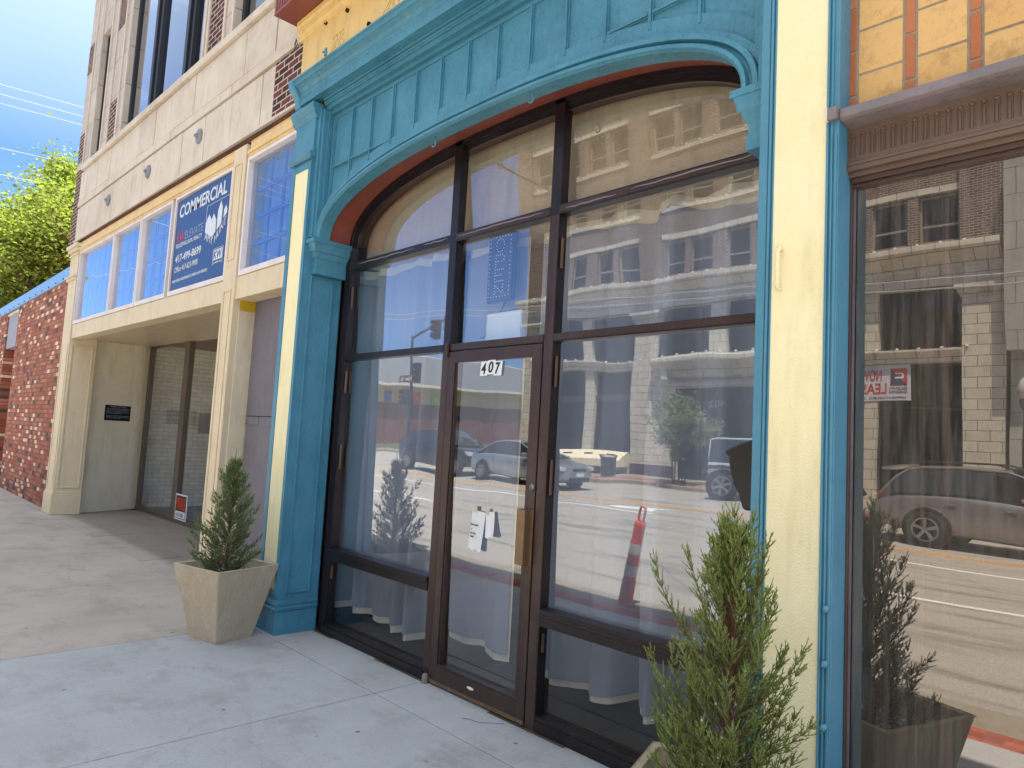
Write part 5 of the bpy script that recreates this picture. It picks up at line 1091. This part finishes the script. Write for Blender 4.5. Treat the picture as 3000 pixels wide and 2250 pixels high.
for z, y in ((7.9, -9), ): wire('wire running over the middle of the street', (-60, y, z+4.), (10, y, z+.8), 1., .012, 'overhead wires along the street')
# ================================================================== VEHICLES
def carpaint(nm, c, rough=.28, metal=.6):
    n = NT(nm); f = n.noise(n.coord(), 2, 3); return n.bsdf(n.mix(f, c, c), rough, metal, None, .5, .6)
rubber = flat('tyre_rubber', '#141414', .85); alloy = flat('alloy_wheel', '#a9adb2', .3, .85); cgl = glass('car_glass', 2.5, '#2c3136', wav=0); trimb = flat('black_trim', '#111214', .5)
def vehicle(name, label, x, y, rz, st_, roof, wheels, wr, paintm, W_, win, lamps=(), z0=-.142, rail=None, cat='car', spokes=7, arch=True):
    """st_: (x, z_bottom, z_belt, half width). roof: (x, z, half width) greenhouse line. local +x is the nose"""
    t = thing(name, label, cat, (x, y, z0), rz)
    N = 9; rows = []
    mb = MB(); L = []
    for (px, zb, zs, hw) in st_:
        pts = [(0, zb), (hw*.86, zb), (hw*.97, zb+.10), (hw, zb+(zs-zb)*.45), (hw*.985, zb+(zs-zb)*.75), (hw*.93, zs-.015), (hw*.80, zs+.02), (hw*.4, zs+.045), (0, zs+.05)]
        L.append([(px, a, b) for a, b in pts]+[(px, -a, b) for a, b in pts[-2:0:-1]])
    for A, B in zip(L, L[1:]): mb.strip(A, B, True)
    n = len(L[0]); mb.add(L[0], [tuple(range(n))]); mb.add(L[-1], [tuple(range(n))])
    body = mb.build('body', paintm, t, local=True, smooth=True, subs=2)
    # greenhouse: pillars and roof in body colour, glass between
    (xa, xb, xc, xd, zbelt, zr, hb, hr) = roof   # rear belt, rear roof, front roof, front belt
    mb = MB(); M_ = 10; sec = []
    P = [(xa, zbelt), (xa+(xb-xa)*.55, zbelt+(zr-zbelt)*.62), (xb, zr-.05), (xb+.18, zr-.01), ((xb+xc)/2, zr+.01), (xc-.15, zr-.015), (xc, zr-.06), (xc+(xd-xc)*.5, zbelt+(zr-zbelt)*.5), (xd, zbelt)]
    hwf = lambda z: hb+(hr-hb)*min(1, max(0, (z-zbelt)/(zr-zbelt)))
    for (px, pz) in P: h_ = hwf(pz); sec.append([(px, h_, pz), (px, h_*.7, pz+.035), (px, 0, pz+.045), (px, -h_*.7, pz+.035), (px, -h_, pz)])
    top = MB()
    for i, (A, B) in enumerate(zip(sec, sec[1:])):
        if 2 <= i <= 5: top.strip(A, B)
    top.build('roof', paintm, t, local=True, smooth=True)
    g = MB()
    for i in (0, 1): g.strip(sec[i], sec[i+1])
    g.build('rear_screen', cgl, t, local=True, smooth=True); g = MB()
    for i in (6, 7): g.strip(sec[i], sec[i+1])
    g.build('windscreen', cgl, t, local=True, smooth=True)
    for s_ in (1, -1):
        F = [(px, s_*(hwf(pz)+.002), pz) for px, pz in P]; mb = MB(); mb.add(F+[(xd, s_*(hb+.002), zbelt-.02), (xa, s_*(hb+.002), zbelt-.02)], [tuple(range(len(F)+2))]); 
        mb.build('side_panel', trimb, t, local=True)
        for (u0, u1) in win:
            # window between fractions along the cabin, following the roof line
            def zt(px):
                for (ax, az), (bx_, bz) in zip(P, P[1:]):
                    if ax <= px <= bx_: return az+(bz-az)*(px-ax)/(bx_-ax+1e-6)
                return zr
            xs_ = [u0+(u1-u0)*k/6 for k in range(7)]; tp = [(q, s_*(hwf(zt(q)-.06)+.008), max(zt(q)-.06, zbelt+.03)) for q in xs_]; bt = [(q, s_*(hb+.008), zbelt+.02) for q in xs_]
            mb = MB(); mb.strip(tp, bt); mb.build('side_window', cgl, t, local=True)
        # drip rail / body colour edge along roof
        MB().tube([(px, s_*hwf(pz), pz) for px, pz in P], .028, 6).build('pillar_line', paintm, t, local=True, smooth=True)
        for a in wheels:
            hw = W_; yy = s_*(hw-.10)
            if arch: MB().lathe([(0, s_*.012), (wr+.06, s_*.012), (wr+.075, 0)], a, s_*(hw-.005), 28, axis='y', cz=wr+.02).build('wheel_arch', trimb, t, local=True)
            w = MB(); w.lathe([(wr*.66, s_*.10), (wr*.9, s_*.115), (wr, s_*.08), (wr, -s_*.1), (wr*.6, -s_*.11)], a, yy+s_*.03, 30, axis='y', cz=wr); wh = w.build('wheel', rubber, t, local=True, smooth=True)
            r_ = MB(); r_.lathe([(wr*.66, s_*.10), (wr*.62, s_*.11), (wr*.6, s_*.06), (0, s_*.03)], a, yy+s_*.03, 28, axis='y', cz=wr); r_.build('rim_back', flat('rim_dark', '#2a2c2f', .6, .5), t, local=True)
            r_ = MB(); r_.lathe([(wr*.68, s_*.112), (wr*.68, s_*.122), (wr*.6, s_*.118), (wr*.6, s_*.10)], a, yy+s_*.03, 28, axis='y', cz=wr); r_.lathe([(0, s_*.125), (wr*.14, s_*.12), (wr*.15, s_*.06)], a, yy+s_*.03, 14, axis='y', cz=wr)
            for k in range(spokes):
                q = k*6.2832/spokes+.3; c_, s2 = math.cos(q), math.sin(q); n1, n2 = -s2, c_
                A = [(a+c_*wr*.1+n1*e*wr*.07, yy+s_*.148, wr+s2*wr*.1+n2*e*wr*.07) for e in (-1, 1)]; B = [(a+c_*wr*.63+n1*e*wr*.1, yy+s_*.145, wr+s2*wr*.63+n2*e*wr*.1) for e in (1, -1)]
                C2 = [(v[0], v[1]-s_*.03, v[2]) for v in A+B]; r_.add(A+B+C2, [(0, 1, 2, 3), (0, 1, 5, 4), (1, 2, 6, 5), (2, 3, 7, 6), (3, 0, 4, 7)])
            r_.build('rim', alloy, t, local=True)
        for i_, dx in enumerate(lamps[2] if len(lamps) > 2 else ()):
            MB().box(dx-.09, dx+.09, s_*(W_+.0)-.012, s_*(W_+.0)+.012, zbelt-.2, zbelt-.165).build('door_handle', paintm, t, local=True, bevel=.005)
    return t
# silver saloon in the far lane
silver = carpaint('silver_blue_metallic', '#9aa3af')
sed = [(-2.2, .42, .62, .55), (-2.12, .28, .90, .74), (-1.9, .22, .97, .82), (-1.3, .2, .98, .85), (0, .18, .96, .86), (.9, .18, .93, .85), (1.5, .2, .86, .82), (1.95, .22, .78, .76), (2.18, .28, .68, .66), (2.26, .38, .55, .5)]
v1 = vehicle('silver_saloon', 'silver four door saloon with spoiler crossing in front of the brick building', -16.9, -14.0, 0, sed, (-1.75, -.85, .35, 1.15, .95, 1.40, .78, .56), (-1.32, 1.30), .305, silver, .86, ((-1.0, -.32), (-.27, .55)), (0, 0, (-.75, .15)))
MB().box(-2.12, -1.98, -.55, .55, 1.06, 1.085).box(-2.08, -2.04, -.5, -.46, .95, 1.06).box(-2.08, -2.04, .46, .5, .95, 1.06).build('spoiler', silver, v1, local=True, bevel=.01)
hl = flat('headlamp_lens', '#c9cfd2', .15, .3)
for s_ in (1, -1):
    MB().prism([(2.02, .62), (2.2, .6), (2.16, .72), (1.86, .76)], 'y', s_*.5, s_*.80).build('headlamp', hl, v1, local=True, bevel=.02)
    MB().box(.72, .92, s_*.86, s_*1.0, .93, 1.05).build('door_mirror', silver, v1, local=True, bevel=.03)
MB().box(2.2, 2.262, -.32, .32, .58, .67).build('grille', trimb, v1, local=True, bevel=.01); MB().box(2.2, 2.285, -.45, .45, .27, .40).build('bumper_intake', trimb, v1, local=True, bevel=.01)
MB().box(2.255, 2.29, -.16, .16, .43, .53).build('number_plate', M['white'], v1, local=True)
# dark estate/suv following it
dark = carpaint('black_metallic', '#15171c', .2, .3)
suv = [(-2.3, .5, .8, .6), (-2.2, .35, 1.05, .8), (-1.6, .3, 1.12, .9), (0, .28, 1.08, .92), (1.1, .28, 1.04, .9), (1.7, .3, .98, .86), (2.15, .34, .88, .76), (2.33, .45, .7, .6)]
v2 = vehicle('dark_suv', 'black sport utility vehicle close behind the silver saloon', -22.0, -14.6, 0, suv, (-2.15, -1.6, .3, 1.2, 1.08, 1.66, .84, .62), (-1.4, 1.4), .36, dark, .92, ((-1.7, -1.1), (-1.0, -.3), (-.25, .6)), (0, 0, (-.7, .3)), spokes=10)
for s_ in (1, -1): MB().prism([(2.0, .78), (2.3, .74), (2.22, .9), (1.85, .93)], 'y', s_*.55, s_*.84).build('headlamp', hl, v2, local=True, bevel=.02)
# grey estate with driver, seen through the brown glass
gt = carpaint('grey_bronze_metallic', '#8d898b')
est = [(-2.35, .5, .75, .62), (-2.27, .34, .98, .82), (-1.9, .28, 1.08, .88), (-1.2, .24, 1.07, .90), (0, .22, 1.02, .91), (1.0, .22, .99, .90), (1.6, .26, .95, .86), (2.05, .3, .84, .78), (2.25, .38, .68, .62)]
v3 = vehicle('grey_estate', 'grey five door estate car passing, its driver resting an arm on the door', -3.15, -14.35, 0, est, (-2.2, -1.75, .15, 1.25, 1.03, 1.58, .84, .62), (-1.35, 1.3), .345, gt, .905, ((-1.95, -1.25), (-1.15, -.3)), (0, 0, (-.95, .05)), spokes=5)
MB().prism([(-2.28, 1.5), (-1.9, 1.6), (-1.9, 1.63), (-2.3, 1.56)], 'y', -.5, .5).build('spoiler', gt, v3, local=True, bevel=.01)
for s_ in (1, -1):
    MB().tube([(-1.75, s_*.6, 1.64), (-1.6, s_*.6, 1.69), (-.2, s_*.6, 1.70), (.1, s_*.6, 1.62)], .018, 6).build('roof_rail', trimb, v3, local=True)
    MB().prism([(-2.3, .85), (-2.05, .96), (-2.08, 1.03), (-2.27, 1.04)], 'y', s_*.5, s_*.80).build('tail_lamp', flat('red_lens', '#8e1f22', .2), v3, local=True, bevel=.02)
    MB().box(.62, .82, s_*.90, s_*1.06, 1.0, 1.13).build('door_mirror', gt, v3, local=True, bevel=.03)
    mb = MB(); P = [(-.25, 1.04), (-.22, 1.50), (.1, 1.5), (.5, 1.33), (.95, 1.06)]; 
    mb.add([(a, s_*.845, b) for a, b in P], [tuple(range(5))]); mb.build('open_side_window', trimb, v3, local=True)
# driver: skinned figure, arm on the sill
def skinned(name, label, pts, edges, rad, mat, loc, head, cap, hair=None, par=None):
    t = thing(name, label, 'person', loc)
    me = bpy.data.meshes.new('body'); me.from_pydata(pts, edges, []); me.materials.append(mat); o = bpy.data.objects.new('body', me); S.collection.objects.link(o); o.parent = t
    sk = o.modifiers.new('skin', 'SKIN'); sk.use_smooth_shade = True
    if not me.skin_vertices: me.attributes.new('dummy', 'FLOAT', 'POINT')
    bm = bmesh.new(); bm.from_mesh(me); ly = bm.verts.layers.skin.verify()
    for v, r_ in zip(bm.verts, rad): v[ly].radius = (r_, r_)
    list(bm.verts)[0][ly].use_root = True; bm.to_mesh(me); bm.free()
    s2 = o.modifiers.new('sub', 'SUBSURF'); s2.levels = 2; s2.render_levels = 2
    return t
skin = flat('skin', '#b98468', .6); shirt = flat('dark_shirt', '#1d1e22', .85)
pts = [(0, 0, 0), (.02, 0, .2), (.03, 0, .42), (.03, 0, .50), (.05, 0, .58), (.06, 0, .66), (.07, 0, .72), (.03, .19, .42), (.10, .34, .20), (.16, .40, .205), (.36, .36, .24), (.43, .34, .25), (.03, -.19, .42), (.2, -.24, .2), (.42, -.18, .28)]
ed = [(0, 1), (1, 2), (2, 3), (3, 4), (4, 5), (5, 6), (2, 7), (7, 8), (8, 9), (9, 10), (10, 11), (2, 12), (12, 13), (13, 14)]
rd_ = [.16, .17, .16, .06, .075, .095, .085, .075, .055, .05, .04, .03, .075, .055, .04]
dv_ = skinned('person', 'driver in dark top and peaked cap, arm resting on the grey estate door', pts, ed, rd_, skin, (-3.05, -13.92, .72), None, None)
def shirtmesh():
    mb = MB(); mb.lathe([(.0, -.03), (.19, 0), (.20, .2), (.19, .40), (.09, .48), (.07, .5)], .02, 0, 14); mb.tube([(.03, .15, .43), (.05, .25, .34), (.08, .32, .25)], [.09, .08, .075], 10); mb.tube([(.03, -.15, .43), (.15, -.25, .28)], [.09, .075], 10); return mb
shirtmesh().build('shirt', shirt, dv_, local=True, smooth=True)
mb = MB(); mb.lathe([(.115, 0), (.118, .05), (.09, .11), (0, .13)], .065, 0, 16, cz=.68); mb.prism([(.15, -.08), (.28, -.05), (.28, .05), (.15, .08)], 'z', .685, .70); mb.build('cap', shirt, dv_, local=True, smooth=True)
mb = MB()
for k in range(5): mb.tube([(.43, .33+.016*k-.03, .25), (.47, .33+.017*k-.03, .245), (.49, .33+.017*k-.03, .225)], [.011, .010, .008], 6)
mb.build('fingers', skin, dv_, local=True, smooth=True)
# pale off-roader parked at the far kerb
wj = carpaint('pale_grey_paint', '#b9c2cc', .3, .2)
jp = [(-2.0, .62, 1.1, .78), (-1.96, .55, 1.22, .84), (-1.0, .5, 1.22, .86), (0, .5, 1.2, .86), (.7, .5, 1.18, .84), (1.5, .52, 1.12, .70), (1.9, .6, 1.0, .62)]
v4 = vehicle('off_roader', 'pale boxy off roader on big black tyres by the far kerb', -8.9, -16.2, 0, jp, (-1.95, -1.9, .35, .75, 1.2, 1.85, .80, .72), (-1.45, 1.35), .44, wj, .92, ((-1.75, -.95), (-.85, -.1)), (0, 0, (-.6, .0)), spokes=6, arch=True)
MB().lathe([(0, .0), (.40, .0), (.42, .08), (.42, .2), (.2, .24)], -2.08, 0, 26, axis='x', cz=1.15).build('spare_wheel', rubber, v4, local=True)
for s_ in (1, -1):
    for a in (-1.45, 1.35): MB().tube([(a-.62, s_*.93, .75), (a-.45, s_*.95, 1.0), (a, s_*.96, 1.05), (a+.45, s_*.95, 1.0), (a+.62, s_*.93, .75)], .06, 8).build('wing_flare', trimb, v4, local=True, smooth=True)
